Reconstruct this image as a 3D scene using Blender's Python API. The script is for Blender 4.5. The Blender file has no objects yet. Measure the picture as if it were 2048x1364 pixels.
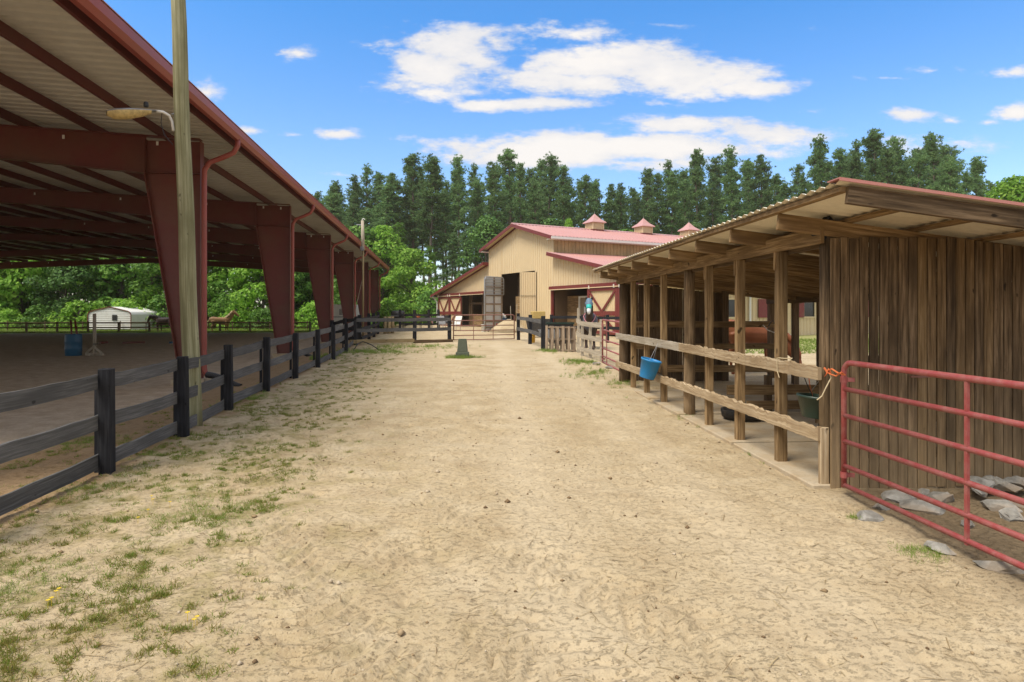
import bpy, math, random
import numpy as np
from mathutils import Vector, Matrix
R = math.radians
rnd = random.Random(7)
SC = bpy.context.scene
COL = SC.collection

# ------------------------------------------------------------------ camera, sky, sun, exposure
F, HX, HY, CH = 1260.0, 1024.0, 624.0, 1.8          # focal length (px of the 2048 px photo), horizon, eye height
cam = bpy.data.cameras.new('camera'); camo = bpy.data.objects.new('camera', cam); COL.objects.link(camo)
cam.sensor_width = 36; cam.lens = F / 2048 * 36; cam.shift_y = -(682 - HY) / 2048
cam.clip_start = 0.1; cam.clip_end = 3000
camo.location = (0, 0, CH); camo.rotation_euler = (R(90), 0, 0)
SC.camera = camo
SUN_EL, SUN_AZ = R(58), R(-128)                       # azimuth clockwise from +Y: behind the camera, left
SKY_STRENGTH, SUN_STRENGTH = 0.15, 1.5
sd = Vector((math.sin(SUN_AZ) * math.cos(SUN_EL), math.cos(SUN_AZ) * math.cos(SUN_EL), math.sin(SUN_EL)))
sl = bpy.data.lights.new('sun', 'SUN'); sl.energy = SUN_STRENGTH; sl.angle = R(26); sl.color = (1, .925, .81)
so = bpy.data.objects.new('sun', sl); COL.objects.link(so)
so.rotation_euler = sd.to_track_quat('Z', 'Y').to_euler(); so.location = (-20, -20, 60)
SC.view_settings.view_transform = 'Standard'; SC.view_settings.look = 'None'
SC.view_settings.gamma = 1; SC.view_settings.use_curve_mapping = False
SC.view_settings.exposure = 1.55
SC.cycles.use_denoising = True
SC.cycles.max_bounces = 5; SC.cycles.diffuse_bounces = 3; SC.cycles.transparent_max_bounces = 8
SC.cycles.sample_clamp_indirect = 6

def make_world():
    w = bpy.data.worlds.new('World'); SC.world = w; w.use_nodes = True
    nt = w.node_tree; N = nt.nodes; L = nt.links; N.clear()
    out = N.new('ShaderNodeOutputWorld')
    sky = N.new('ShaderNodeTexSky'); sky.sky_type = 'NISHITA'; sky.sun_disc = False
    sky.sun_elevation = SUN_EL; sky.sun_rotation = SUN_AZ; sky.air_density = 1.0; sky.dust_density = 1.3; sky.ozone_density = 2.2
    hs = N.new('ShaderNodeHueSaturation'); hs.inputs['Saturation'].default_value = 1.0; hs.inputs['Value'].default_value = 1.0
    tcs = N.new('ShaderNodeTexCoord'); ss = N.new('ShaderNodeSeparateXYZ'); L.new(tcs.outputs['Generated'], ss.inputs[0])
    tr = N.new('ShaderNodeValToRGB'); e = tr.color_ramp.elements; e[0].position = .0; e[0].color = (.66, .60, .60, 1); e[1].position = .42; e[1].color = (.185, .42, .60, 1)
    q = e.new(.2); q.color = (.39, .48, .575, 1); L.new(ss.outputs[2], tr.inputs[0])          # clear-weather blue: paler near the horizon, deeper overhead
    tn = N.new('ShaderNodeMix'); tn.data_type = 'RGBA'; tn.blend_type = 'MULTIPLY'; tn.inputs[0].default_value = 1
    L.new(sky.outputs[0], tn.inputs[6]); L.new(tr.outputs[0], tn.inputs[7]); L.new(tn.outputs[2], hs.inputs['Color'])
    bg = N.new('ShaderNodeBackground'); bg.inputs[1].default_value = SKY_STRENGTH
    L.new(hs.outputs[0], bg.inputs[0])
    # clouds: banks of cloud at fixed bearings and heights
    tc = N.new('ShaderNodeTexCoord'); sep = N.new('ShaderNodeSeparateXYZ'); L.new(tc.outputs['Generated'], sep.inputs[0])
    def m(op, a, b=None, c=None, clamp=False):
        n = N.new('ShaderNodeMath'); n.operation = op; n.use_clamp = clamp
        for i, x in enumerate((a, b, c)):
            if x is None: continue
            if isinstance(x, (int, float)): n.inputs[i].default_value = x
            else: L.new(x, n.inputs[i])
        return n.outputs[0]
    ay = m('MAXIMUM', m('ABSOLUTE', sep.outputs[1]), .12)
    u = m('DIVIDE', sep.outputs[0], ay); v = m('DIVIDE', sep.outputs[2], ay)
    cmb = N.new('ShaderNodeCombineXYZ'); L.new(u, cmb.inputs[0]); L.new(v, cmb.inputs[1])
    def noise(scale, detail, rough, sx=1, sy=1, off=0):
        mp = N.new('ShaderNodeMapping'); mp.inputs['Scale'].default_value = (sx, sy, 1); mp.inputs['Location'].default_value = (off, off * .7, 0)
        L.new(cmb.outputs[0], mp.inputs[0])
        n = N.new('ShaderNodeTexNoise'); n.inputs['Scale'].default_value = scale; n.inputs['Detail'].default_value = detail; n.inputs['Roughness'].default_value = rough
        L.new(mp.outputs[0], n.inputs['Vector']); return n.outputs[0]
    n1 = noise(9, 9, .62, 1, 2.3); n2 = noise(30, 7, .66, 1, 2.4, 3.1); n3 = noise(5, 4, .55, 1, 2.2, 7.7)
    uu = m('ADD', u, m('MULTIPLY', m('SUBTRACT', n1, .5), .075))
    vv = m('ADD', v, m('MULTIPLY', m('SUBTRACT', n3, .5), .035))
    banks = [  # photograph bearings: x, y, half width, half height, strength
        (900, 95, 150, 52, 1), (880, 140, 110, 60, 1), (850, 178, 130, 26, .9), (940, 120, 90, 60, 1), (980, 90, 70, 40, .8),
        (1150, 62, 110, 22, .7), (1320, 52, 70, 9, .45), (1230, 130, 240, 56, 1.15), (1330, 150, 220, 50, 1.15), (1450, 150, 130, 34, .9),
        (1180, 165, 240, 36, 1), (1500, 176, 130, 24, .9), (1080, 210, 160, 18, 1), (1000, 208, 90, 14, .9), (1330, 206, 60, 9, .4),
        (1360, 250, 190, 22, .95), (1530, 270, 160, 22, .9), (1120, 294, 290, 32, 1.4), (1300, 292, 270, 32, 1.35), (1080, 310, 250, 30, 1.3), (1450, 300, 180, 22, .9),
        (1240, 325, 330, 20, .7), (600, 108, 46, 20, .62), (405, 184, 60, 26, .75), (478, 263, 62, 13, .85), (675, 268, 62, 13, .8), (580, 270, 40, 8, .5),
        (800, 275, 40, 8, .35), (1820, 232, 75, 16, .8), (1900, 240, 40, 10, .6), (1610, 226, 50, 9, .5), (1860, 140, 80, 9, .4), (1980, 245, 40, 7, .5),
        (2030, 140, 60, 14, .7), (2040, 220, 60, 20, .7), (1780, 155, 50, 5, .35), (1900, 285, 150, 20, .6), (690, 345, 70, 8, .5), (1700, 60, 60, 7, .25)]
    acc = None
    for (x, y, a, b, s) in banks:
        du = m('MULTIPLY', m('SUBTRACT', uu, (x - HX) / F), F / (a * 1.12)); dv = m('MULTIPLY', m('SUBTRACT', vv, (HY - y) / F), F / (b * 1.18))
        e = m('MULTIPLY', m('SUBTRACT', 1.0, m('SQRT', m('ADD', m('MULTIPLY', du, du), m('MULTIPLY', dv, dv)))), s)
        acc = e if acc is None else m('SMOOTH_MAX', acc, e, .12)
    fn = N.new('ShaderNodeTexNoise'); fn.inputs['Scale'].default_value = 2.2; fn.inputs['Detail'].default_value = 6; fn.inputs['Roughness'].default_value = .55   # unseen thin broken cloud overhead and behind, added to whiten the ambient light
    fm = N.new('ShaderNodeMapping'); fm.inputs['Scale'].default_value = (1, 1, 1.6); L.new(tc.outputs['Generated'], fm.inputs[0]); L.new(fm.outputs[0], fn.inputs['Vector'])
    away = m('MAXIMUM', m('MULTIPLY', m('SUBTRACT', m('ABSOLUTE', u), .95), 2.0, clamp=True), m('MAXIMUM', m('MULTIPLY', m('SUBTRACT', v, .58), 2.5, clamp=True), m('MULTIPLY', sep.outputs[1], -4.0, clamp=True)))
    acc = m('MAXIMUM', acc, m('SUBTRACT', m('MULTIPLY', m('ADD', m('SUBTRACT', fn.outputs[0], .42), .24), m('MULTIPLY', away, 3.0)), .35))
    d = m('ADD', acc, m('ADD', m('MULTIPLY', m('SUBTRACT', n1, .5), 1.7), m('MULTIPLY', m('SUBTRACT', n2, .5), 1.0)))
    mr = N.new('ShaderNodeMapRange'); mr.interpolation_type = 'SMOOTHSTEP'
    mr.inputs['From Min'].default_value = .09; mr.inputs['From Max'].default_value = .70; L.new(d, mr.inputs[0])
    up = N.new('ShaderNodeMapRange'); up.inputs['From Min'].default_value = 0.0; up.inputs['From Max'].default_value = .08; L.new(sep.outputs[2], up.inputs[0])
    alpha = m('MULTIPLY', mr.outputs[0], m('MULTIPLY', up.outputs[0], .96))
    cr = N.new('ShaderNodeValToRGB'); cr.color_ramp.elements[0].position = .25; cr.color_ramp.elements[0].color = (.68, .71, .78, 1)
    cr.color_ramp.elements[1].position = .75; cr.color_ramp.elements[1].color = (1, .95, .90, 1)
    L.new(m('ADD', m('MULTIPLY', d, .35), m('MULTIPLY', n3, .75)), cr.inputs[0])
    bc = N.new('ShaderNodeBackground'); bc.inputs[1].default_value = .35; L.new(cr.outputs[0], bc.inputs[0])
    mx = N.new('ShaderNodeMixShader'); L.new(alpha, mx.inputs[0]); L.new(bg.outputs[0], mx.inputs[1]); L.new(bc.outputs[0], mx.inputs[2])
    L.new(mx.outputs[0], out.inputs[0])
make_world()

# ------------------------------------------------------------------ helpers
def sstep(a, b, x):
    t = np.clip((x - a) / (b - a), 0, 1); return t * t * (3 - 2 * t)
def gz(x, y):
    xp = x + .119 * (y - 17.4)
    m_ = sstep(-8, -6, xp); return float(m_ * .0125 * np.clip(y - 8, 0, 40) - (1 - m_) * .37 * sstep(42, 58, y))
def at(px, py, Y):                                   # a point of the place from its bearing and its distance
    return Vector(((px - HX) * Y / F, Y, CH + (HY - py) * Y / F))
def gp(px, Y, dz=0):                                 # a point on the ground at a bearing and a distance
    x = (px - HX) * Y / F; return Vector((x, Y, gz(x, Y) + dz))
V = Vector
class MB:
    def __init__(s): s.v = []; s.f = []; s.u = []
    def add(s, vs, fs, us=None):
        b = len(s.v); s.v.extend(tuple(x) for x in vs)
        for i, f in enumerate(fs):
            s.f.append(tuple(b + k for k in f))
            s.u.append(us[i] if us else [(0.0, 0.0)] * len(f))
        return s
    def box(s, c, size, rz=0):
        c = V(c); x, y, z = size[0] / 2, size[1] / 2, size[2] / 2; ca, sa = math.cos(rz), math.sin(rz)
        vs = [c + V((a * ca - b * sa, a * sa + b * ca, d)) for d in (-z, z) for a, b in ((-x, -y), (x, -y), (x, y), (-x, y))]
        o = rnd.random() * 50
        fs = [(0, 3, 2, 1), (4, 5, 6, 7), (0, 1, 5, 4), (1, 2, 6, 5), (2, 3, 7, 6), (3, 0, 4, 7)]
        us = []
        for i, f in enumerate(fs):
            if i < 2: us.append([(o + vs[k].x * .3, o + vs[k].y) for k in f])
            else: us.append([(vs[k].z + o, o + (i * .7) + vs[k].x + vs[k].y) for k in f])
        return s.add(vs, fs, us)
    def beam(s, p0, p1, w, h, up=(0, 0, 1), seg=1, jit=0, top=0, sag=0):
        """w across, h along up; jit: wander of the whole section, top: chewing of the upper edge"""
        p0, p1 = V(p0), V(p1); d = p1 - p0; L = d.length; d.normalize(); up = V(up)
        if abs(d.dot(up)) > .99: up = V((0, 1, 0))
        sd_ = d.cross(up).normalized(); uv = sd_.cross(d).normalized()
        vs = []; o = rnd.random() * 90; o2 = rnd.random() * 9
        for i in range(seg + 1):
            t = i / seg; c = p0.lerp(p1, t) - uv * (sag * 4 * t * (1 - t))
            if jit and 0 < i < seg: c += sd_ * rnd.uniform(-jit, jit) + uv * rnd.uniform(-jit, jit)
            tt = rnd.uniform(-top, top * .25) if top else 0; t2 = tt + (rnd.uniform(-top, top) * .4 if top else 0)
            vs += [c - sd_ * w / 2 - uv * h / 2, c + sd_ * w / 2 - uv * h / 2, c + sd_ * w / 2 + uv * (h / 2 + tt), c - sd_ * w / 2 + uv * (h / 2 + t2)]
        fs = []; us = []; per = [0, w, w + h, 2 * w + h, 2 * w + 2 * h]
        for i in range(seg):
            a = i * 4; u0 = L * i / seg + o; u1 = L * (i + 1) / seg + o
            for k in range(4):
                k2 = (k + 1) % 4
                fs.append((a + k, a + k2, a + 4 + k2, a + 4 + k)); us.append([(u0, per[k] + o2), (u0, per[k + 1] + o2), (u1, per[k + 1] + o2), (u1, per[k] + o2)])
        e = seg * 4
        fs += [(3, 2, 1, 0), (e, e + 1, e + 2, e + 3)]; us += [[(o, o2 + .3)] * 4, [(o + L, o2 + .3)] * 4]
        return s.add(vs, fs, us)
    def tube(s, pts, r, n=8, caps=True, flat=None):
        pts = [V(p) for p in pts]; rs = r if isinstance(r, (list, tuple)) else [r] * len(pts)
        vs = []; fs = []; us = []; prev = None; Ls = 0; o = rnd.random() * 40
        for i, p in enumerate(pts):
            if i == 0: d = pts[1] - p
            elif i == len(pts) - 1: d = p - pts[i - 1]
            else: d = (pts[i + 1] - p).normalized() + (p - pts[i - 1]).normalized()
            d.normalize()
            if prev is None:
                a = V((0, 0, 1)) if abs(d.z) < .9 else V((1, 0, 0)); x = d.cross(a).normalized()
            else: x = (prev - d * prev.dot(d)).normalized()
            prev = x; y = d.cross(x)
            rr = rs[i]; ra, rb = rr if isinstance(rr, tuple) else (rr, rr)
            for k in range(n):
                a = 2 * math.pi * k / n; vs.append(p + x * (ra * math.cos(a)) + y * (rb * math.sin(a)))
            if i:
                L0 = Ls; Ls += (p - pts[i - 1]).length
                for k in range(n):
                    k2 = (k + 1) % n; A = (i - 1) * n; B = i * n
                    w0 = 6.28 * .1 * k / n; w1 = 6.28 * .1 * (k + 1) / n
                    fs.append((A + k, A + k2, B + k2, B + k)); us.append([(L0 + o, w0), (L0 + o, w1), (Ls + o, w1), (Ls + o, w0)])
        if caps:
            fs.append(tuple(range(n - 1, -1, -1))); us.append([(o, .1)] * n)
            b = (len(pts) - 1) * n; fs.append(tuple(b + k for k in range(n))); us.append([(Ls + o, .1)] * n)
        return s.add(vs, fs, us)
    def lathe(s, prof, c, n=20, axis=None):
        c = V(c); q = V(axis).to_track_quat('Z', 'Y') if axis else None
        vs = []; fs = []
        for (r, z) in prof:
            for k in range(n):
                a = 2 * math.pi * k / n; p = V((r * math.cos(a), r * math.sin(a), z)); vs.append(c + (q @ p if q else p))
        for i in range(len(prof) - 1):
            for k in range(n):
                k2 = (k + 1) % n; fs.append((i * n + k, i * n + k2, (i + 1) * n + k2, (i + 1) * n + k))
        fs.append(tuple(range(n - 1, -1, -1))); b = (len(prof) - 1) * n; fs.append(tuple(b + k for k in range(n)))
        return s.add(vs, fs)
    def quad(s, a, b, c, d, us=None): return s.add([a, b, c, d], [(0, 1, 2, 3)], [us] if us else None)
    def prism(s, poly, off):
        off = V(off); n = len(poly); poly = [V(p) for p in poly]
        return s.add(poly + [p + off for p in poly], [tuple(range(n - 1, -1, -1)), tuple(range(n, 2 * n))] + [(i, (i + 1) % n, n + (i + 1) % n, n + i) for i in range(n)],
                     None)
    def mesh(s, name, smooth=False):
        me = bpy.data.meshes.new(name); me.from_pydata(s.v, [], s.f)
        uvl = me.uv_layers.new(name='UVMap'); flat = [c for f in s.u for p in f for c in p]
        uvl.data.foreach_set('uv', flat)
        if smooth: me.polygons.foreach_set('use_smooth', [True] * len(me.polygons))
        me.update(); return me
    def build(s, name, mat, parent=None, smooth=False, bevel=0):
        return link(s.mesh(name, smooth), name, mat, parent, bevel)
def link(me, name, mat, parent=None, bevel=0):
    o = bpy.data.objects.new(name, me); COL.objects.link(o)
    if mat and not me.materials: me.materials.append(mat)
    if parent is not None:
        o.parent = parent
        r = parent
        if parent.parent is not None: r = parent.parent; o.location = (0, 0, 0)
        else: o.location = -r.location if r.get('_w') else (0, 0, 0)
    if bevel:
        b = o.modifiers.new('bevel', 'BEVEL'); b.width = bevel; b.segments = 1; b.limit_method = 'ANGLE'; b.angle_limit = R(40)
    return o
def thing(name, label, cat, loc=(0, 0, 0), group=None, world=True):
    """an Empty at the thing's base; with world=True its parts are given in world coordinates"""
    o = bpy.data.objects.new(name, None); COL.objects.link(o); o.location = loc; o.empty_display_size = .2
    o['label'] = label; o['category'] = cat
    if group: o['group'] = group
    if world: o['_w'] = 1
    return o
def tag(o, label, cat, group=None):
    o['label'] = label; o['category'] = cat
    if group: o['group'] = group
    return o
def struct(o): o['kind'] = 'structure'; return o
def stuff(o, label=None, cat=None):
    o['kind'] = 'stuff'
    if label: o['label'] = label; o['category'] = cat
    return o
def copy_tree(o, parent=None):
    c = o.copy(); COL.objects.link(c); c.parent = parent
    for ch in list(o.children): copy_tree(ch, c)
    return c
def np_mesh(name, vs, fs, smooth=False):
    vs = np.asarray(vs, dtype=np.float32); fs = np.asarray(fs, dtype=np.int32); k = fs.shape[1]
    me = bpy.data.meshes.new(name); me.vertices.add(len(vs)); me.vertices.foreach_set('co', vs.ravel())
    me.loops.add(fs.size); me.loops.foreach_set('vertex_index', fs.ravel())
    me.polygons.add(len(fs)); me.polygons.foreach_set('loop_start', np.arange(0, fs.size, k, dtype=np.int32))
    me.polygons.foreach_set('loop_total', np.full(len(fs), k, dtype=np.int32))
    if smooth: me.polygons.foreach_set('use_smooth', np.ones(len(fs), dtype=bool))
    me.update(); me.validate(); return me

# ------------------------------------------------------------------ materials
class Mat:
    def __init__(s, name, rough=.7, metal=0, spec=.35):
        s.m = bpy.data.materials.new(name); s.m.use_nodes = True; s.nt = s.m.node_tree; s.N = s.nt.nodes; s.L = s.nt.links
        s.b = s.N['Principled BSDF']; s.b.inputs['Roughness'].default_value = rough; s.b.inputs['Metallic'].default_value = metal
        s.b.inputs['Specular IOR Level'].default_value = spec
    def n(s, t): return s.N.new(t)
    def coord(s, kind='Object', scale=(1, 1, 1)):
        tc = s.n('ShaderNodeTexCoord'); mp = s.n('ShaderNodeMapping'); mp.inputs['Scale'].default_value = scale
        s.L.new(tc.outputs[kind], mp.inputs[0]); return mp.outputs[0]
    def noise(s, vec, scale, detail=4, rough=.55):
        n = s.n('ShaderNodeTexNoise'); n.inputs['Scale'].default_value = scale; n.inputs['Detail'].default_value = detail; n.inputs['Roughness'].default_value = rough
        s.L.new(vec, n.inputs['Vector']); return n.outputs[0]
    def ramp(s, fac, stops):
        r = s.n('ShaderNodeValToRGB'); e = r.color_ramp.elements
        while len(e) < len(stops): e.new(.5)
        for k, (p, c) in enumerate(stops): e[k].position = p; e[k].color = (*c, 1)
        s.L.new(fac, r.inputs[0]); return r.outputs[0]
    def fac(s, x, a, b):
        r = s.n('ShaderNodeMapRange'); r.inputs['From Min'].default_value = a; r.inputs['From Max'].default_value = b; s.L.new(x, r.inputs[0]); return r.outputs[0]
    def mix(s, f, a, b, mode='MIX'):
        x = s.n('ShaderNodeMix'); x.data_type = 'RGBA'; x.blend_type = mode
        for i, q in ((0, f), (6, a), (7, b)):
            if isinstance(q, (int, float)): x.inputs[i].default_value = q
            elif isinstance(q, tuple): x.inputs[i].default_value = (*q, 1)
            else: s.L.new(q, x.inputs[i])
        return x.outputs[2]
    def math(s, op, a, b=0.0):
        x = s.n('ShaderNodeMath'); x.operation = op
        for i, q in enumerate((a, b)):
            if isinstance(q, (int, float)): x.inputs[i].default_value = q
            else: s.L.new(q, x.inputs[i])
        return x.outputs[0]
    def color(s, c):
        if isinstance(c, tuple): s.b.inputs['Base Color'].default_value = (*c, 1)
        else: s.L.new(c, s.b.inputs['Base Color'])
    def vary(s, c, amt=.25):                           # each object a little lighter or darker than the next
        oi = s.n('ShaderNodeObjectInfo'); v = s.math('ADD', s.math('MULTIPLY', oi.outputs['Random'], amt), 1 - amt / 2)
        return s.mix(1.0, c, s.comb(v), 'MULTIPLY')
    def comb(s, v):
        x = s.n('ShaderNodeCombineColor')
        for i in range(3): s.L.new(v, x.inputs[i])
        return x.outputs[0]
    def bump(s, h, strength=.3, dist=.02):
        b = s.n('ShaderNodeBump'); b.inputs['Strength'].default_value = strength; b.inputs['Distance'].default_value = dist
        s.L.new(h, b.inputs['Height']); s.L.new(b.outputs[0], s.b.inputs['Normal'])

def wood(name, c0, c1, c2, vary=.3, rough=.85, grain=38, along=1.6, knots=True, bump=.35):
    m = Mat(name, rough, spec=.2); uv = m.coord('UV', (along, grain, 1)); uv2 = m.coord('UV', (1.1, 4, 1)); uv3 = m.coord('UV', (4.5, 9, 1))
    g = m.noise(uv, 1, 6, .65); b = m.noise(uv2, 1, 4)
    col = m.ramp(g, [(.36, c0), (.5, c1), (.63, c2)])
    col = m.mix(m.fac(b, .4, .75), col, c0)
    k = m.noise(uv3, 1, 2, .5); col = m.mix(m.fac(k, .69, .74), col, tuple(x * .45 for x in c0))
    col = m.vary(col, vary); m.color(col); m.bump(g, bump, .01); return m.m
def weather(mat, z0, z1, c, amt):
    m = Mat.__new__(Mat); m.m = mat; m.nt = mat.node_tree; m.N = m.nt.nodes; m.L = m.nt.links; m.b = m.N['Principled BSDF']
    src = m.b.inputs['Base Color'].links[0].from_socket; co = m.coord('Object'); sep = m.n('ShaderNodeSeparateXYZ'); m.L.new(co, sep.inputs[0])
    n = m.noise(m.coord('Object', (7, 7, 1.3)), 1.2, 5, .65); f = m.fac(m.math('ADD', sep.outputs[2], m.math('MULTIPLY', m.math('SUBTRACT', n, .5), 2.4)), z1, z0)
    d = m.noise(m.coord('Object', (5, 5, 1.0)), 1.0, 4, .6)
    col = m.mix(m.math('MULTIPLY', f, amt), src, c); col = m.mix(m.math('MULTIPLY', m.fac(d, .54, .68), .38), col, (.045, .028, .014)); m.color(col); return mat
def paint(name, c, rough=.5, dirt=.25, dirtc=(.2, .14, .08), scale=2.5, spec=.4, vary=.0, metal=0, fine=0):
    m = Mat(name, rough, metal, spec); co = m.coord('Object'); n = m.noise(co, scale, 6, .65)
    col = m.mix(m.math('MULTIPLY', m.fac(n, .42, .8), dirt * 2), c, dirtc)
    n2 = m.noise(co, scale * 9, 4, .6); col = m.mix(m.math('MULTIPLY', m.fac(n2, .5, .85), dirt), col, tuple(x * .6 for x in c))
    if vary: col = m.vary(col, vary)
    m.color(col); m.bump(n2, .12, .01); return m.m

M = {}
M['shed_wood'] = wood('weathered brown timber', (.13, .078, .034), (.28, .18, .085), (.42, .29, .15))
M['shed_tin'] = paint('cream tin sheet', (.78, .71, .56), .55, .3, (.4, .3, .17), .8)
M['plank'] = wood('dark stained plank', (.062, .040, .021), (.15, .098, .052), (.27, .185, .105), .5, grain=30)
M['plank_gold'] = wood('yellowed plank', (.13, .08, .035), (.24, .155, .07), (.36, .25, .13), .1, grain=30)
M['plank_mid'] = wood('paler stained plank', (.10, .062, .029), (.22, .14, .066), (.34, .23, .12), .3, grain=30)
for k_ in ('plank', 'plank_mid', 'plank_gold'): weather(M[k_], .1, 1.3, (.33, .235, .13), .55)
M['rail_wood'] = wood('worn pale rail', (.26, .18, .10), (.42, .315, .19), (.56, .45, .30), .2)
M['pale_wood'] = wood('sun bleached board', (.30, .25, .18), (.44, .38, .29), (.55, .49, .39), .2)
M['dark_wood'] = wood('dark stall timber', (.075, .048, .025), (.13, .085, .047), (.20, .135, .08), .3)
M['black_rail'] = wood('faded black board', (.075, .073, .070), (.115, .112, .108), (.175, .17, .165), .3, grain=46, bump=.5)
M['black_post'] = wood('black post', (.012, .012, .014), (.022, .022, .025), (.045, .045, .048), .3, grain=40)
M['timber'] = wood('yellow landscape timber', (.22, .16, .075), (.32, .24, .12), (.40, .31, .17), .2)
M['fence_brown'] = wood('brown board', (.10, .068, .038), (.16, .11, .065), (.23, .17, .11), .3)
M['pole'] = wood('green treated pole', (.16, .15, .075), (.285, .27, .15), (.40, .385, .245), .05, grain=22, along=.5, bump=.3)
M['pallet'] = wood('pallet wood', (.17, .12, .08), (.28, .21, .145), (.38, .3, .22), .35)
M['steel'] = paint('maroon steel', (.135, .024, .017), .45, .4, (.12, .065, .03), .7)
M['steel_dark'] = paint('maroon purlin', (.10, .016, .012), .55, .3, (.07, .035, .018), .9)
M['spout'] = paint('red gutter paint', (.29, .062, .046), .4, .18, (.2, .08, .05), 1.5)
M['under'] = paint('galvanised sheet', (.57, .55, .495), .5, .35, (.36, .32, .26), .6)
M['roof_edge'] = paint('red trim', (.46, .19, .16), .45, .2, (.4, .24, .18), 2)
M['tan'] = paint('tan metal cladding', (.66, .52, .315), .5, .16, (.50, .37, .21), .5)
M['barn_red'] = paint('barn red trim', (.165, .028, .024), .5, .2, (.14, .06, .045), 1.2)
M['barn_roof'] = paint('faded red roof metal', (.50, .265, .235), .38, .15, (.54, .36, .32), .5, spec=.6)
M['white'] = paint('white metal', (.74, .73, .69), .5, .2, (.5, .45, .36), 1.2)
M['greywhite'] = paint('grey white gate panel', (.50, .50, .49), .55, .3, (.3, .28, .24), 1.4)
M['gate_red'] = paint('red gate paint', (.29, .056, .052), .48, .35, (.36, .19, .16), 11, spec=.45)
M['gate_pink'] = paint('faded red gate paint', (.30, .075, .07), .5, .3, (.4, .24, .21), 4)
M['gate_brown'] = paint('rusty brown gate', (.21, .085, .06), .6, .35, (.30, .19, .15), 4)
M['blue'] = paint('blue plastic', (.012, .22, .52), .45, .2, (.1, .14, .16), 6)
M['blue_dark'] = paint('dark blue drum', (.012, .085, .16), .45, .15, (.08, .07, .06), 3)
M['green_plastic'] = paint('dark green plastic', (.010, .030, .020), .4, .2, (.08, .07, .04), 5)
M['black_plastic'] = paint('black plastic', (.018, .018, .02), .5, .25, (.1, .08, .06), 4)
M['red_plastic'] = paint('red plastic', (.5, .02, .02), .4, .1)
M['yellow_plastic'] = paint('yellow plastic', (.65, .36, .02), .4, .1)
M['grey_metal'] = paint('grey metal', (.32, .33, .34), .4, .2, (.2, .17, .13), 5, metal=.5)
M['lens'] = paint('old lamp lens', (.62, .47, .20), .35, .5, (.16, .1, .04), 16)
M['rope'] = paint('orange twine', (.62, .16, .05), .8, .2)
M['twine'] = paint('pale twine', (.55, .45, .28), .9, .2)
M['concrete'] = paint('concrete', (.44, .36, .25), .9, .55, (.36, .25, .13), 2.2, spec=.1)
M['mon'] = paint('mossy grey green plinth', (.105, .12, .085), .8, .35, (.05, .055, .035), 6, spec=.2)
M['hay'] = paint('hay', (.50, .36, .13), .95, .35, (.3, .2, .07), 14, spec=.1)
M['hose'] = paint('black hose', (.015, .015, .015), .5, .1)
M['rubber'] = paint('black rubber', (.02, .02, .02), .7, .3, (.12, .09, .06), 6)
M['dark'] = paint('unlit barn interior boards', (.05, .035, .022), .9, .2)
M['shutter'] = paint('maroon shutter', (.20, .03, .035), .55, .2)
M['door_brown'] = paint('taupe door', (.22, .17, .12), .6, .15)
M['paper'] = paint('paper notice', (.6, .62, .62), .7, .1)
M['steel_pipe'] = paint('galvanised pipe', (.5, .5, .5), .35, .15, metal=.6)
def glass():
    m = Mat('window glass', .08, spec=.6); m.color((.02, .025, .03)); return m.m
M['glass'] = glass()
def rock_mat():
    m = Mat('grey quarry stone', .85, spec=.25); co = m.coord('Object'); n = m.noise(co, 5, 8, .65)
    col = m.ramp(n, [(.3, (.12, .108, .092)), (.5, (.25, .235, .205)), (.7, (.42, .395, .36))])
    n2 = m.noise(co, 1.7, 3); col = m.mix(m.fac(n2, .48, .68), col, (.26, .19, .12)); m.color(m.vary(col, .35)); m.bump(n, .6, .02); return m.m
M['rock'] = rock_mat()
def leaf_mat(name, c0, c1, c2, trans=.35, vary=.3):
    m = Mat(name, .55, spec=.25); g = m.n('ShaderNodeNewGeometry'); co = m.coord('Object'); n = m.noise(co, .45, 3)
    f = m.math('ADD', m.math('MULTIPLY', g.outputs['Random Per Island'], .55), m.math('MULTIPLY', n, .55))
    col = m.vary(m.ramp(f, [(.25, c0), (.55, c1), (.85, c2)]), vary); m.color(col)
    t = m.n('ShaderNodeBsdfTranslucent'); m.L.new(col, t.inputs[0]); x = m.n('ShaderNodeMixShader'); x.inputs[0].default_value = trans
    m.L.new(m.b.outputs[0], x.inputs[1]); m.L.new(t.outputs[0], x.inputs[2]); m.L.new(x.outputs[0], m.N['Material Output'].inputs[0]); return m.m
M['pine'] = leaf_mat('pine needles', (.06, .125, .046), (.145, .26, .092), (.28, .42, .16), .45, .4)
M['leaf_bright'] = leaf_mat('bright spring leaves', (.10, .23, .022), (.21, .42, .04), (.38, .58, .10), .5, .3)
M['leaf_mid'] = leaf_mat('mid green leaves', (.06, .15, .022), (.125, .27, .038), (.24, .41, .075), .38, .35)
M['leaf_dark'] = leaf_mat('dark green leaves', (.04, .10, .022), (.08, .18, .036), (.15, .28, .06), .3, .35)
M['grass'] = leaf_mat('short grass', (.30, .22, .07), (.22, .24, .045), (.15, .26, .03), .35, .1)
M['grass_green'] = leaf_mat('green grass', (.17, .21, .045), (.21, .30, .05), (.28, .38, .08), .35, .1)
M['straw'] = leaf_mat('dry straw', (.20, .14, .07), (.34, .25, .13), (.5, .4, .22), .15, .1)
M['flower'] = paint('yellow petals', (.75, .55, .02), .6, .05)
def bark(name, c0, c1):
    m = Mat(name, .9, spec=.1); co = m.coord('Object', (6, 6, 1.2)); n = m.noise(co, 2, 5, .7); m.color(m.vary(m.ramp(n, [(.3, c0), (.7, c1)]), .3)); m.bump(n, .5, .05); return m.m
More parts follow.
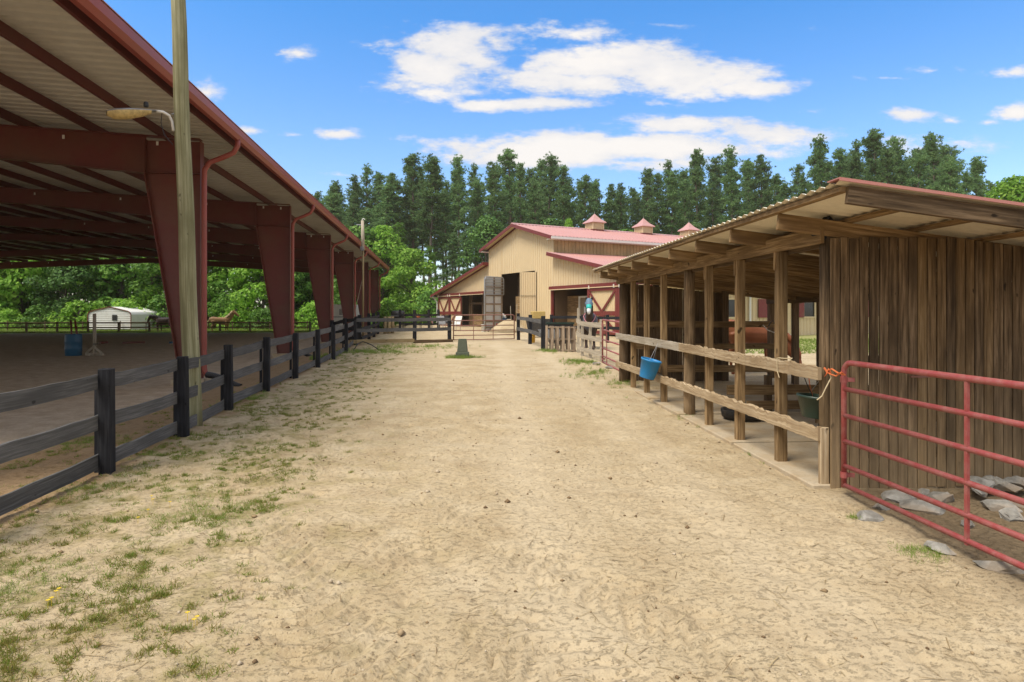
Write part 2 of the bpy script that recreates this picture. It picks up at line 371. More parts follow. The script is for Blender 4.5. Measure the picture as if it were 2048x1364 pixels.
M['bark_pine'] = bark('pine bark', (.10, .08, .062), (.25, .20, .16))
M['bark'] = bark('grey bark', (.06, .05, .04), (.16, .135, .11))
def coat(name, c, c2, spread=.3):
    m = Mat(name, .55, spec=.3); n = m.noise(m.coord('Object'), 2.2, 4); m.color(m.mix(m.fac(n, .35, .7), c, c2)); return m.m
M['coat_dark'] = coat('dark bay coat', (.022, .012, .008), (.05, .026, .016)); M['coat_pal'] = coat('palomino coat', (.33, .175, .075), (.42, .25, .125))
M['coat_ches'] = coat('chestnut coat', (.20, .062, .024), (.27, .095, .04)); M['mane_pale'] = coat('flaxen mane', (.5, .37, .2), (.6, .47, .3)); M['mane_dark'] = coat('black mane', (.012, .011, .01), (.03, .025, .02))
M['blanket'] = paint('dark horse rug', (.06, .06, .075), .8, .2, (.2, .14, .13), 4); M['mask'] = paint('grey blue fly mask', (.13, .20, .27), .7, .3, (.04, .06, .09), 16); M['mask_teal'] = paint('teal mask trim', (.03, .42, .38), .6, .1)
M['pink'] = paint('pink binding', (.5, .2, .22), .7, .1)

def ground_mat():
    m = Mat('sandy yard', .95, spec=.08); co = m.coord('Object'); sep = m.n('ShaderNodeSeparateXYZ'); m.L.new(co, sep.inputs[0])
    big = m.noise(co, .22, 5, .6); mid = m.noise(co, 1.6, 6, .62); fine = m.noise(co, 14, 8, .7); grit = m.noise(co, 95, 4, .7)
    col = m.ramp(mid, [(.3, (.375, .28, .16)), (.5, (.455, .355, .215)), (.68, (.53, .43, .28))])
    col = m.mix(m.fac(big, .42, .68), col, (.515, .415, .27))
    f2 = m.noise(co, 38, 6, .72); patch = m.noise(co, .9, 6, .75); sc = m.noise(m.coord('Object', (1, 1.3, 1)), 21, 10, .76); sp = m.noise(co, 60, 5, .7); zone = m.noise(co, 1.7, 5, .7)
    col = m.mix(m.math('MULTIPLY', m.fac(patch, .54, .70), .45), col, (.30, .21, .115))
    col = m.mix(m.math('MULTIPLY', m.fac(fine, .52, .64), .30), col, (.30, .21, .12))
    col = m.mix(m.math('MULTIPLY', m.math('MULTIPLY', m.fac(sc, .56, .61), m.fac(zone, .52, .66)), .75), col, (.165, .11, .06))
    col = m.mix(m.math('MULTIPLY', m.fac(sp, .61, .65), .75), col, (.13, .088, .05))
    col = m.mix(m.math('MULTIPLY', m.fac(f2, .44, .34), .35), col, (.60, .51, .36))
    col = m.mix(m.math('MULTIPLY', m.fac(grit, .56, .64), .30), col, (.24, .165, .09))
    lx = m.math('ADD', m.math('SUBTRACT', sep.outputs[0], 1.25), m.math('MULTIPLY', sep.outputs[1], .035)); lw = m.math('ADD', lx, m.math('MULTIPLY', m.math('SUBTRACT', big, .5), 1.6))
    packed = m.fac(m.math('ABSOLUTE', m.math('SUBTRACT', m.math('ABSOLUTE', lw), .78)), .42, .12); col = m.mix(m.math('MULTIPLY', packed, .5), col, (.53, .43, .285))     # packed wheel lanes
    # worn-in soil: brown strip along the fence, dried olive turf on the verge. Also darker brown ground behind the open gate
    xp = m.math('ADD', sep.outputs[0], m.math('MULTIPLY', m.math('SUBTRACT', sep.outputs[1], 17.4), .119))
    wob = m.math('MULTIPLY', m.math('SUBTRACT', mid, .5), 1.5)
    xw = m.math('ADD', xp, wob)
    verge = m.math('MULTIPLY', m.fac(xw, -3.0, -4.6), m.fac(xw, -6.2, -5.5))
    tn = m.noise(co, 2.6, 7, .7); tn2 = m.noise(co, .55, 3, .5)
    col = m.mix(m.math('MULTIPLY', m.math('MULTIPLY', verge, m.fac(tn, .45, .66)), .6), col, (.175, .155, .055))
    lane = m.math('MULTIPLY', m.fac(xw, -1.6, -4.2), m.fac(tn, .50, .62)); col = m.mix(m.math('MULTIPLY', lane, .5), col, (.25, .21, .075))
    strip = m.fac(xw, -5.45, -5.95); col = m.mix(m.math('MULTIPLY', strip, .75), col, m.ramp(fine, [(.3, (.17, .095, .045)), (.7, (.31, .20, .11))]))
    gate_soil = m.math('MULTIPLY', m.fac(m.math('ADD', sep.outputs[0], m.math('MULTIPLY', wob, .3)), 3.05, 3.5), m.fac(sep.outputs[1], 6.9, 6.3))
    col = m.mix(m.math('MULTIPLY', gate_soil, .85), col, m.ramp(fine, [(.3, (.10, .07, .04)), (.7, (.21, .15, .09))]))
    # grass field beyond the yard on the left and round the barn
    fieldf = m.math('MULTIPLY', m.fac(m.math('ADD', sep.outputs[1], m.math('MULTIPLY', wob, 2.0)), 53, 57), m.fac(sep.outputs[0], -11, -17))
    far = m.fac(sep.outputs[1], 66, 78); right = m.math('MULTIPLY', m.fac(sep.outputs[0], 8.5, 10.5), m.math('MULTIPLY', m.fac(sep.outputs[1], 24, 27), .7))
    gr = m.math('MAXIMUM', m.math('MAXIMUM', fieldf, far), right)
    col = m.mix(gr, col, m.ramp(m.noise(co, 1.1, 5, .7), [(.3, (.105, .15, .035)), (.5, (.20, .25, .06)), (.68, (.36, .34, .13))]))
    m.color(col)
    h = m.math('ADD', m.math('MULTIPLY', fine, .5), m.math('ADD', m.math('MULTIPLY', m.fac(sc, .60, .54), .12), m.math('MULTIPLY', grit, .10))); m.bump(h, .8, .05); return m.m
M['ground'] = ground_mat()
def footing_mat():
    m = Mat('arena footing', .95, spec=.08); co = m.coord('Object'); n = m.noise(co, 3, 7, .68); n2 = m.noise(co, 30, 5, .7)
    col = m.ramp(n, [(.3, (.36, .27, .18)), (.55, (.48, .37, .255)), (.75, (.58, .46, .33))]); col = m.mix(m.math('MULTIPLY', m.fac(n2, .5, .7), .5), col, (.25, .18, .12)); m.color(col)
    cs = m.coord('Object', (1.2, .25, 1)); h = m.math('ADD', m.noise(cs, 4, 5, .6), m.math('MULTIPLY', n2, .5)); m.bump(h, .7, .05); return m.m
M['footing'] = footing_mat()

# ------------------------------------------------------------------ ground
def vnoise(x, y, seed):
    xi = np.floor(x).astype(np.int64); yi = np.floor(y).astype(np.int64); fx = x - xi; fy = y - yi
    def h(a, b): 
        n = (a * 374761393 + b * 668265263 + seed * 1442695041) & 0x7fffffff; n = ((n ^ (n >> 13)) * 1274126177) & 0x7fffffff
        return ((n ^ (n >> 16)) & 0xffff) / 65535.0
    fx = fx * fx * (3 - 2 * fx); fy = fy * fy * (3 - 2 * fy)
    return (h(xi, yi) * (1 - fx) + h(xi + 1, yi) * fx) * (1 - fy) + (h(xi, yi + 1) * (1 - fx) + h(xi + 1, yi + 1) * fx) * fy
def fbm(x, y, seed, o=4):
    s = 0; a = .5
    for i in range(o): s = s + a * vnoise(x * 2 ** i, y * 2 ** i, seed + i); a *= .5
    return s
TRACKS = [([(-3.6, 12), (-2.5, 9), (-1.75, 6.5), (-.6, 4.4), (.45, 2.9), (1.1, 2.0)], .36), ([(-4.3, 11), (-3.2, 8), (-2.4, 5.6), (-1.2, 3.8), (-.3, 2.6), (.2, 2.0)], .36),
          ([(-1.9, 14), (-1.4, 9), (-.7, 6.2), (.35, 4.4), (1.5, 3.0), (2.2, 2.2)], .30), ([(-.6, 24), (-.2, 15), (.7, 8), (1.7, 4.5), (2.4, 2.2)], .26), ([(.9, 24), (1.3, 15), (2.0, 9), (2.7, 6), (3.0, 4)], .26)]
def track_height(X, Y):
    out = np.zeros_like(X)
    for k, (pts, w) in enumerate(TRACKS):
        P = np.array(pts); s0 = 0; best = np.full(X.shape, 9.0); S = np.zeros_like(X); D = np.zeros_like(X)
        for a, b in zip(P[:-1], P[1:]):
            d = b - a; L = np.hypot(*d); d = d / L; t = np.clip((X - a[0]) * d[0] + (Y - a[1]) * d[1], 0, L)
            lx = X - a[0] - d[0] * t; ly = Y - a[1] - d[1] * t; dist = np.hypot(lx, ly); sgn = np.sign(d[0] * (Y - a[1]) - d[1] * (X - a[0]))
            mm = dist < best; best = np.where(mm, dist, best); S = np.where(mm, s0 + t, S); D = np.where(mm, sgn * dist, D); s0 += L
        win = 1 - sstep(w * .7, w, best); ph = ((S + D * D * 2.2 * (1 if k % 2 else -1) + D * .25) / .15 + fbm(X * 2.2, Y * 2.2, 91 + k) * 1.1) % 1.0; lug = np.where(ph < .72, ph / .72 * 1.2 - .4, .8 - (ph - .72) / .28 * 1.2)
        msk = sstep(.36, .56, fbm(X * .7 + k * 9, Y * .7, 31 + k)) ; amp = .034 if k < 3 else .014
        out += win * msk * (np.clip(lug, -.4, .8) * amp - .012)
    return out
def detail(X, Y):
    z = (fbm(X * 1.1, Y * 1.1, 5) - .47) * .06 + (fbm(X * 6, Y * 6, 11) - .47) * .045
    z += -sstep(.60, .75, fbm(X * 4.3 + 9, Y * 4.3, 21, 3)) * .026          # hoof prints
    z += (fbm(X * 16, Y * 16, 44, 2) - .37) * .016
    return (z + track_height(X, Y))
def height(X, Y):
    xp = X + .119 * (Y - 17.4); m_ = sstep(-8, -6, xp); base = m_ * .0125 * np.clip(Y - 8, 0, 40) - (1 - m_) * .37 * sstep(42, 58, Y)
    near = (1 - sstep(14, 30, Y)); return base + detail(X, Y) * near
def make_ground():
    xs = [-600, -300, -150, -90, -60, -40, -30, -22, -16, -12, -10, -9, -8.2, -7.6, -7.2, -6.8, -6.4]
    xs += list(np.arange(-6.1, 4.6, .028)); xs += [4.7, 5, 5.5, 6, 7, 8, 10, 13, 18, 25, 40, 60, 100, 200, 400, 700]
    ys = [-200, -60, -20, -8, -2, 0, 1, 1.8]; y = 2.3
    while y < 30: ys.append(y); y += max(.022, .0065 * y)
    ys += [31, 33, 35, 38, 41, 44, 48, 52, 58, 66, 80, 100, 140, 200, 300, 500, 900, 1500]
    X, Y = np.meshgrid(np.array(xs), np.array(ys)); Z = height(X, Y); nx, ny = len(xs), len(ys)
    vs = np.stack([X.ravel(), Y.ravel(), Z.ravel()], 1); i = np.arange(nx * ny).reshape(ny, nx)
    fs = np.stack([i[:-1, :-1].ravel(), i[:-1, 1:].ravel(), i[1:, 1:].ravel(), i[1:, :-1].ravel()], 1)
    o = link(np_mesh('ground', vs, fs, True), 'ground', M['ground']); struct(o)
make_ground()
AD = V((-.118, .993, 0)).normalized(); PD = V((-AD.y, AD.x, 0)); AB = V((-7.55, 15.31, 0))     # riding arena: along, across (left), base of the nearest column
def A(t, a, z): return AB + PD * t + AD * a + V((0, 0, z))
def make_footing():
    T = np.concatenate([[-.55, -.35, -.1], np.arange(.2, 12, .25), np.arange(12, 52, 2.0)]); a_ = np.concatenate([np.arange(-15, 10, .25), np.arange(10, 40.5, 1.5)])
    TT, AA = np.meshgrid(T, a_); X = AB.x + PD.x * TT + AD.x * AA; Y = AB.y + PD.y * TT + AD.y * AA
    edge = sstep(-.6, .3, TT + (fbm(AA * .8, TT, 3) - .5) * .5)
    Z = .03 * edge + (fbm(X * 1.3, Y * .6, 61) - .47) * .06 * edge + (fbm(X * 5, Y * 5, 71) - .47) * .03 * edge - (1 - edge) * .05 + .012
    nx, ny = len(T), len(a_); vs = np.stack([X.ravel(), Y.ravel(), Z.ravel()], 1); i = np.arange(nx * ny).reshape(ny, nx)
    fs = np.stack([i[:-1, :-1].ravel(), i[1:, :-1].ravel(), i[1:, 1:].ravel(), i[:-1, 1:].ravel()], 1)
    struct(link(np_mesh('arena_ground', vs, fs, True), 'arena_ground', M['footing']))
make_footing()

# ------------------------------------------------------------------ covered riding arena
BAY = 9.33; SLOPE = .042; HALF = 21.1
def rz_(t): return 5.98 + SLOPE * (t if t <= HALF else 2 * HALF - t)              # top of the rafters
def plate(mb, pts, th, dirn):
    d = V(dirn).normalized() * th; mb.prism([V(p) - d / 2 for p in pts], d)
def make_arena():
    root = thing('covered_arena', 'large open sided riding arena with maroon steel frames and low metal roof', 'arena', A(0, 0, 0))
    for k in range(-1, 6):
        a = k * BAY
        for side in (0, 1):
            S = (lambda t: t) if side == 0 else (lambda t: 2 * HALF - t)
            mb = MB()
            plate(mb, [A(S(0), a, .18), A(S(.44), a, .18), A(S(1.25), a, 5.10), A(S(1.25), a, 5.93), A(S(0), a, 5.93)], .014, AD)
            col = mb.build('column', M['steel'], root)
            def fl(nm, t0, z0, t1, z1, w=.24): MB().beam(A(S(t0), a, z0), A(S(t1), a, z1), w, .018, up=PD).build(nm, M['steel'], col)
            fl('flange', -.01, .18, -.01, 5.93); fl('flange', .45, .18, 1.26, 5.10); fl('stiffener', 1.26, 5.10, 1.26, 5.95); 
            MB().beam(A(S(.01), a - .08, 5.14), A(S(1.24), a - .08, 5.14), .14, .014).build('stiffener', M['steel'], col)
            mb = MB().box(A(S(.23), a, .06), (.75, .5, .26), math.atan2(PD.y, PD.x)); mb.build('base_plate', M['concrete'], col)
            # rafter half: tapered web with flanges
            mb = MB(); plate(mb, [A(S(1.26), a, 5.15), A(S(9), a, rz_(9) - .56), A(S(HALF), a, rz_(HALF) - .42), A(S(HALF), a, rz_(HALF)), A(S(1.26), a, rz_(1.26))], .014, AD)
            raf = mb.build('rafter', M['steel'], root)
            for (t0, z0, t1, z1) in ((1.26, 5.14, 9, rz_(9) - .57), (9, rz_(9) - .57, HALF, rz_(HALF) - .43), (0, rz_(0), HALF, rz_(HALF))):
                MB().beam(A(S(t0), a, z0), A(S(t1), a, z1), .22, .016).build('flange', M['steel'], raf)
            for t in (.35, 1.0, 3.1, 6.2, 9.2, 12.3): MB().box(A(S(t), a - .02, rz_(t) - .16), (.05, .02, .09)).build('clip', M['white'], raf)
            for t in (4.5, 7.5, 13.5, 18):       # flange braces down from the purlins
                if side == 0 or t < 5:
                    MB().beam(A(S(t), a + .9, rz_(t) + .02), A(S(t), a + .05, rz_(t) - .6), .045, .045).build('flange_brace', M['steel_dark'], raf)
    a0, a1 = -9.9, 47.3
    for side in (0, 1):
        S = (lambda t: t) if side == 0 else (lambda t: 2 * HALF - t)
        t = -.62
        while t < HALF + .1:
            MB().beam(A(S(t), a0, rz_(t) + .11), A(S(t), a1, rz_(t) + .11), .065, .2).build('purlin', M['steel_dark'], root)
            t += 1.54
        # ribbed roof sheets, one per bay
        for k in range(-1, 6):
            b0 = a0 if k == -1 else k * BAY; b1 = a1 if k == 5 else (k + 1) * BAY
            if k == 5: b0 = 5 * BAY
            prof = []; x = b0
            while x < b1 - .01:
                for dx, dz in ((0, 0), (.08, 0), (.115, .055), (.175, .055), (.21, 0)): 
                    if x + dx <= b1: prof.append((x + dx, dz))
                x += .305
            prof.append((b1, 0)); vs = []; fs = []
            for (xx, dz) in prof:
                for tt in (-.85, HALF): vs.append(A(S(tt), xx, rz_(tt) + .225 + dz))
            for i in range(len(prof) - 1): fs.append((2 * i, 2 * i + 2, 2 * i + 3, 2 * i + 1))
            MB().add(vs, fs).build('roof_sheet', M['under'], root)
        # gutter: a trough along the eave
        z = rz_(-.85) + .20; mb = MB()
        g = [(-.80, z - .01), (-.82, z - .19), (-.93, z - .20), (-1.0, z - .12), (-1.01, z + .02), (-.985, z + .02), (-.98, z - .10), (-.92, z - .175), (-.84, z - .17), (-.825, z - .01)]
        mb.prism([A(S(t), a0, zz) for t, zz in g], AD * (a1 - a0)); gut = mb.build('gutter', M['spout'], root)
        MB().beam(A(S(-.9), a0 - .02, z + .055), A(S(-.9), a1 + .02, z + .055), .22, .012).build('drip_edge', M['roof_edge'], gut)
        for k in range(0, 6):
            a = k * BAY; a_ = a - .18
            pts = [A(S(-.90), a_, z - .15), A(S(-.90), a_, z - .32), A(S(-.80), a_, z - .50), A(S(-.55), a_, z - .62), A(S(-.26), a_, z - .74), A(S(-.14), a_, z - .92), A(S(-.13), a_, z - 1.2), A(S(-.13), a_, .45), A(S(-.15), a_, .36), A(S(-.22), a_, .25)]
            sp = MB().tube(pts, .062, 12).build('downspout', M['spout'], root, True)
            if side == 0:
                n = 46; pp = []; rr = []
                for i in range(n):
                    q = i / (n - 1); pp.append(A(S(-.20 - .85 * q), a_ - .05 - .25 * q, .30 - .25 * q + .03 * math.sin(q * 5))); rr.append(.078 if i % 2 else .064)
                MB().tube(pp, rr, 12).build('drain_hose', M['black_plastic'], sp, False)
make_arena()

# ------------------------------------------------------------------ utility poles and lamp
def make_pole():
    root = thing('utility_pole', 'thick greenish wooden pole leaning beside the black fence', 'pole', gp(388, 9.85))
    base = gp(388, 9.85, -.3); pts = []; rr = []
    for i in range(15):
        q = i / 14; z = -.2 + 8.3 * q; p = base.lerp(at(356, 0, 9.9), (z + .2) / (at(356, 0, 9.9).z + .2)); pts.append((p.x + .008 * math.sin(i * 1.3), p.y, z)); rr.append(.130 - .028 * q)
    MB().tube(pts, rr, 20).build('pole_shaft', M['pole'], root, True)
make_pole()
def make_lamp():
    p = at(347, 262, 9.85); root = thing('yard_lamp', 'old yard lamp with dirty amber lens on pole bracket', 'lamp', p + V((0, 0, -.1)))
    c = at(258, 226, 9.4)
    arm = [at(347, 262, 9.8), at(344, 243, 9.8), at(338, 231, 9.75), at(326, 224, 9.65), at(312, 222, 9.6)]
    MB().tube(arm, .022, 10).build('arm', M['white'], root, True)
    MB().box(at(350, 228, 9.82), (.10, .03, .02)).box(at(350, 258, 9.82), (.06, .05, .03)).build('bracket', M['grey_metal'], root)
    h = MB(); n = 18; vs = []; fs = []
    prof = [(0, .02), (.08, .055), (.25, .09), (.5, .115), (.75, .12), (1, .09)]
    p0 = at(314, 222, 9.6); p1 = at(213, 224, 9.2); rings = [(p0.lerp(p1, q), r) for q, r in ((0, .04), (.12, .055), (.3, .10), (.6, .14), (.85, .13), (1, .06))]
    d = (p1 - p0).normalized(); sx = d.cross(V((0, 0, 1))).normalized()
    for (c_, r) in rings:
        for k in range(n):
            a = math.pi * k / (n - 1); vs.append(c_ + sx * (r * math.cos(a)) + V((0, 0, .32 * r * math.sin(a))))
    for i in range(len(rings) - 1):
        for k in range(n - 1): fs.append((i * n + k, i * n + k + 1, (i + 1) * n + k + 1, (i + 1) * n + k))
    h.add(vs, fs).build('housing', M['grey_metal'], root, True)
    vs = []; fs = []; rr2 = rings[1:]
    for (c_, r) in rr2:
        for k in range(n):
            a = math.pi * k / (n - 1); vs.append(c_ + sx * (r * .97 * math.cos(a)) - V((0, 0, .85 * r * math.sin(a) - .004)))
    for i in range(len(rr2) - 1):
        for k in range(n - 1): fs.append((i * n + k, (i + 1) * n + k, (i + 1) * n + k + 1, i * n + k + 1))
    MB().add(vs, fs).build('lens', M['lens'], root, True)
    MB().lathe([(.03, 0), (.034, .01), (.034, .06), (.028, .075)], at(292, 214, 9.5), 12).build('light_sensor', M['black_plastic'], root, True)
    w = [at(324, 226, 9.7), at(322, 245, 9.72), at(328, 268, 9.75), at(338, 281, 9.78), at(346, 290, 9.8)]
    MB().tube(w, .006, 6).build('cable', M['hose'], root)
make_lamp()
def make_far_pole():
    Y = 38.0; b = gp(726, Y, -.2)
    root = thing('utility_pole', 'slim pale pole with guy wire beside the far arena columns', 'pole', b)
    MB().tube([b, at(726, 500, Y)], [.06, .06], 10).build('pole_shaft', M['timber'], root, True)
    MB().tube([at(726, 500, Y), at(725.5, 470, Y), at(725, 441, Y)], [.11, .10, .09], 12).build('pole_top', M['pale_wood'], root, True)
    MB().tube([at(724, 440, Y), at(726.5, 437, Y), at(730, 439, Y)], .03, 6).build('insulator', M['white'], root)
    MB().beam(at(713, 449, Y), at(727, 450, Y), .05, .05).build('cross_arm', M['grey_metal'], root)
    MB().box(at(724, 497, Y - .12), (.2, .15, .25)).build('meter_box', M['grey_metal'], root)
    MB().tube([at(725.5, 555, Y), at(712, 615, Y + .4), at(704, 655, Y + .8)], .018, 5).build('guy_wire', M['pale_wood'], root)
make_far_pole()

# ------------------------------------------------------------------ board fences
def fence(name, label, posts, rails, pm, rm, pw=.11, ph=1.25, rh=.15, rt=.03, round_=False, front=True, group=None, sag=0, batten=False, jit=.004):
    """posts: ground points; rails: heights of board centres"""
    root = thing(name, label, 'fence', posts[0], group)
    for i, p in enumerate(posts):
        q = posts[min(i + 1, len(posts) - 1)] - posts[max(i - 1, 0)]; rz = math.atan2(q.y, q.x); nrm = V((math.sin(rz), -math.cos(rz), 0))
        lean = V((rnd.uniform(-.02, .02), rnd.uniform(-.02, .02), 0)); h = ph + rnd.uniform(-.03, .03)
        if round_: MB().tube([p + V((0, 0, -.15)), p + lean + V((0, 0, h))], [pw * .55, pw * .5], 10).build('post', pm, root, True)
        else:
            up = V((math.cos(rz), math.sin(rz), 0)); MB().beam(p + V((0, 0, -.15)), p + lean + V((0, 0, h)), pw, pw, up=up).build('post', pm, root, False, .006)
        if batten:
            o2 = nrm * -(pw / 2 + rt + .04) + V((math.cos(rz), math.sin(rz), 0)) * .06
            MB().beam(p + o2 + V((0, 0, -.1)), p + o2 + V((0, 0, h - .1)), .05, .05, up=V((math.cos(rz), math.sin(rz), 0))).build('back_post', pm, root)
        if i + 1 < len(posts):
            n = posts[i + 1]; d = (n - p).normalized(); nn = V((d.y, -d.x, 0)) * ((-1 if batten else 1) * (pw / 2 + rt / 2 + .001) if front else 0)
            for z in rails:
                a = p + nn + V((0, 0, z + rnd.uniform(-.015, .015))); b = n + nn + V((0, 0, z + rnd.uniform(-.015, .015)))
                MB().beam(a - d * .03 * (i % 2), b + d * .03 * (i % 2 - .2), rt, rh, seg=8, jit=jit, top=.006, sag=sag * rnd.uniform(0, 1)).build('rail', rm, root)
    return root
lp = [(-4.1, 2.6), (-4.28, 4.75), (-4.51, 7.02), (-4.71, 9.04), (-5.03, 11.2), (-5.30, 13.6), (-5.57, 16.2), (-5.85, 19.0), (-6.12, 21.6), (-6.5, 24.7), (-7.3, 29.3)]
fence('board_fence', 'long black three board fence along the left of the yard', [V((x, y, gz(x, y))) for x, y in lp], (.14, .58, 1.03), M['black_post'], M['black_rail'], .125, 1.16, .165, .028, batten=True, sag=.03)
cf = [gp(712, 29.6), gp(829, 30.9), gp(899, 31.9)]
r_ = fence('board_fence', 'short black two board fence left of the brown gate', cf, (.65, 1.14), M['black_post'], M['black_rail'], .15, 1.32, .17, .035)
MB().beam(gp(700, 29.2, .16), gp(828, 30.6, .14), .16, .17, seg=8, jit=.006).build('ground_timber', M['timber'], r_)
MB().beam(gp(829, 30.6, .08), gp(905, 31.6, .06), .16, .16, seg=6, jit=.006).build('ground_timber', M['dark_wood'], r_)
fence('board_fence', 'black fence running back along the arena toward the trees', [gp(719, 30.4), gp(738, 33.8), gp(748, 36.4), gp(756, 40.5)], (.25, .7, 1.15), M['black_post'], M['black_post'], .16, 1.4, .16, .03)
fence('board_fence', 'black rails between the arena column and the fence corner', [gp(716, 31), gp(690, 31.5), gp(664, 32.2)], (.25, .72, 1.15), M['black_post'], M['black_post'], .15, 1.3, .17, .03)
for px, Y in ((770, 40.5), (778, 40.5), (784.5, 40.8)):
    b = gp(px, Y, -.1); nth = {770: 'leftmost', 778: 'middle', 784.5: 'rightmost'}[px]
    tag(MB().tube([b, b + V((.02, 0, .6)), b + V((0, .02, 1.2))], [.12, .115, .11], 10).build('wooden_post', M['timber'], None, True), nth + ' of three pale round posts past the black fence end', 'post', 'pale round posts')
fence('board_fence', 'black rail fence round the seating area before the barn', [gp(800, 46), gp(829, 46), gp(858, 45), gp(877, 46.5)], (.45, 1.1), M['black_post'], M['black_post'], .16, 1.5, .14, .03)
rf = [gp(1037, 33.4), gp(1060, 30), gp(1086, 26.2)]
fence('board_fence', 'black two board fence right of the brown gate', rf, (.62, 1.18), M['black_post'], M['black_rail'], .16, 1.42, .17, .035)
fence('board_fence', 'black rail fence behind the horse in the fly mask', [gp(1103, 33), gp(1165, 32), gp(1215, 31), gp(1262, 30.3)], (.72, 1.22), M['black_post'], M['black_post'], .13, 1.35, .15, .03)
# far brown paddock fence
ff = [gp(-70 + k * 61.5, 57.5 + .4 * k) for k in range(12)]
ff = [p for p in ff]
fence('paddock_fence', 'brown three board fence along the far side of the arena', ff[:7], (.3, .72, 1.14), M['fence_brown'], M['fence_brown'], .15, 1.26, .12, .03)
fence('paddock_fence', 'brown board fence in front of the palomino horse', [gp(348, 60)] + [gp(380 + k * 60, 60 + .3 * k) for k in range(5)], (.3, .72, 1.14), M['fence_brown'], M['fence_brown'], .15, 1.26, .12, .03)
fence('paddock_fence', 'thin wire and post fence behind the horses', [gp(-60 + k * 75, 65.5 + .2 * k) for k in range(11)], (.5, .8, 1.1), M['fence_brown'], M['fence_brown'], .09, 1.2, .035, .02)

# ------------------------------------------------------------------ pipe gates
def pipe_gate(name, label, p0, p1, zs, rad, mat, braces, flat=True, hinge=True, group=None):
    """p0: end with rounded corner; zs: bar heights above ground, top first"""
    root = thing(name, label, 'gate', p0, group); d = (p1 - p0); L = d.length; d.normalize(); u = V((0, 0, 1)); c = .11
    top, bot = zs[0], zs[-1]
    arc = lambda o, sgn: [o + d * (sgn * c * (1 - math.cos(a))) + u * (top - c + c * math.sin(a)) for a in [math.pi / 2 * k / 6 for k in range(7)]]
    pts = [p0 + u * (bot - .02)] + arc(p0, 1) + [q for q in reversed(arc(p1, -1))] + [p1 + u * (bot - .02)]
    MB().tube(pts, rad, 12).build('frame', mat, root, True)
    for z in zs[1:]:
        MB().tube([p0 + u * z + d * .01, p1 + u * z - d * .01], rad * .86, 10).build('bar', mat, root, True)
    n = V((d.y, -d.x, 0))
    for b in braces:
        MB().beam(p0 + d * b + n * rad * .2 + u * (bot - rad), p0 + d * b + n * rad * .2 + u * (top - rad * .3), rad * .8, .03, up=d).build('brace', mat, root)
    if hinge:
        for z in (top - .17, bot + .1):
            MB().lathe([(rad * 1.25, -.028), (rad * 1.25, .028)], p0 + u * z, 12).beam(p0 + u * z, p0 + u * z + n * -.09 + d * .03, .02, .04).build('hinge', mat, root)
    return root
g0 = V((3.245, 6.16, 0)); g1 = V((3.52, 2.5, 0))
pipe_gate('pipe_gate', 'large red tube gate swung open at the corner of the shed', g0, g1, (1.31, 1.05, .79, .54, .30, .11), .0265, M['gate_red'], (1.52, 2.6))
pg0 = gp(907, 32.1); pg1 = gp(1028.5, 33.1)
pipe_gate('pipe_gate', 'rusty brown tube gate closing the lane before the barn', pg0, pg1, (1.34, 1.06, .80, .55, .30, .08), .028, M['gate_brown'], (1.05, 2.1))
sg0 = gp(1205, 20.5); sg1 = gp(1246, 17.4)
pipe_gate('pipe_gate', 'faded red gate between pale fence and shed pole', sg0, sg1, (1.39, 1.06, .75, .47, .22, .02), .028, M['gate_pink'], (.75,))
hg0 = gp(292, 59.7); hg1 = gp(347, 60)
pipe_gate('pipe_gate', 'dark tube gate in front of the dark brown horse', hg0, hg1, (1.2, .95, .7, .45, .2), .03, M['gate_brown'], (1.1,))

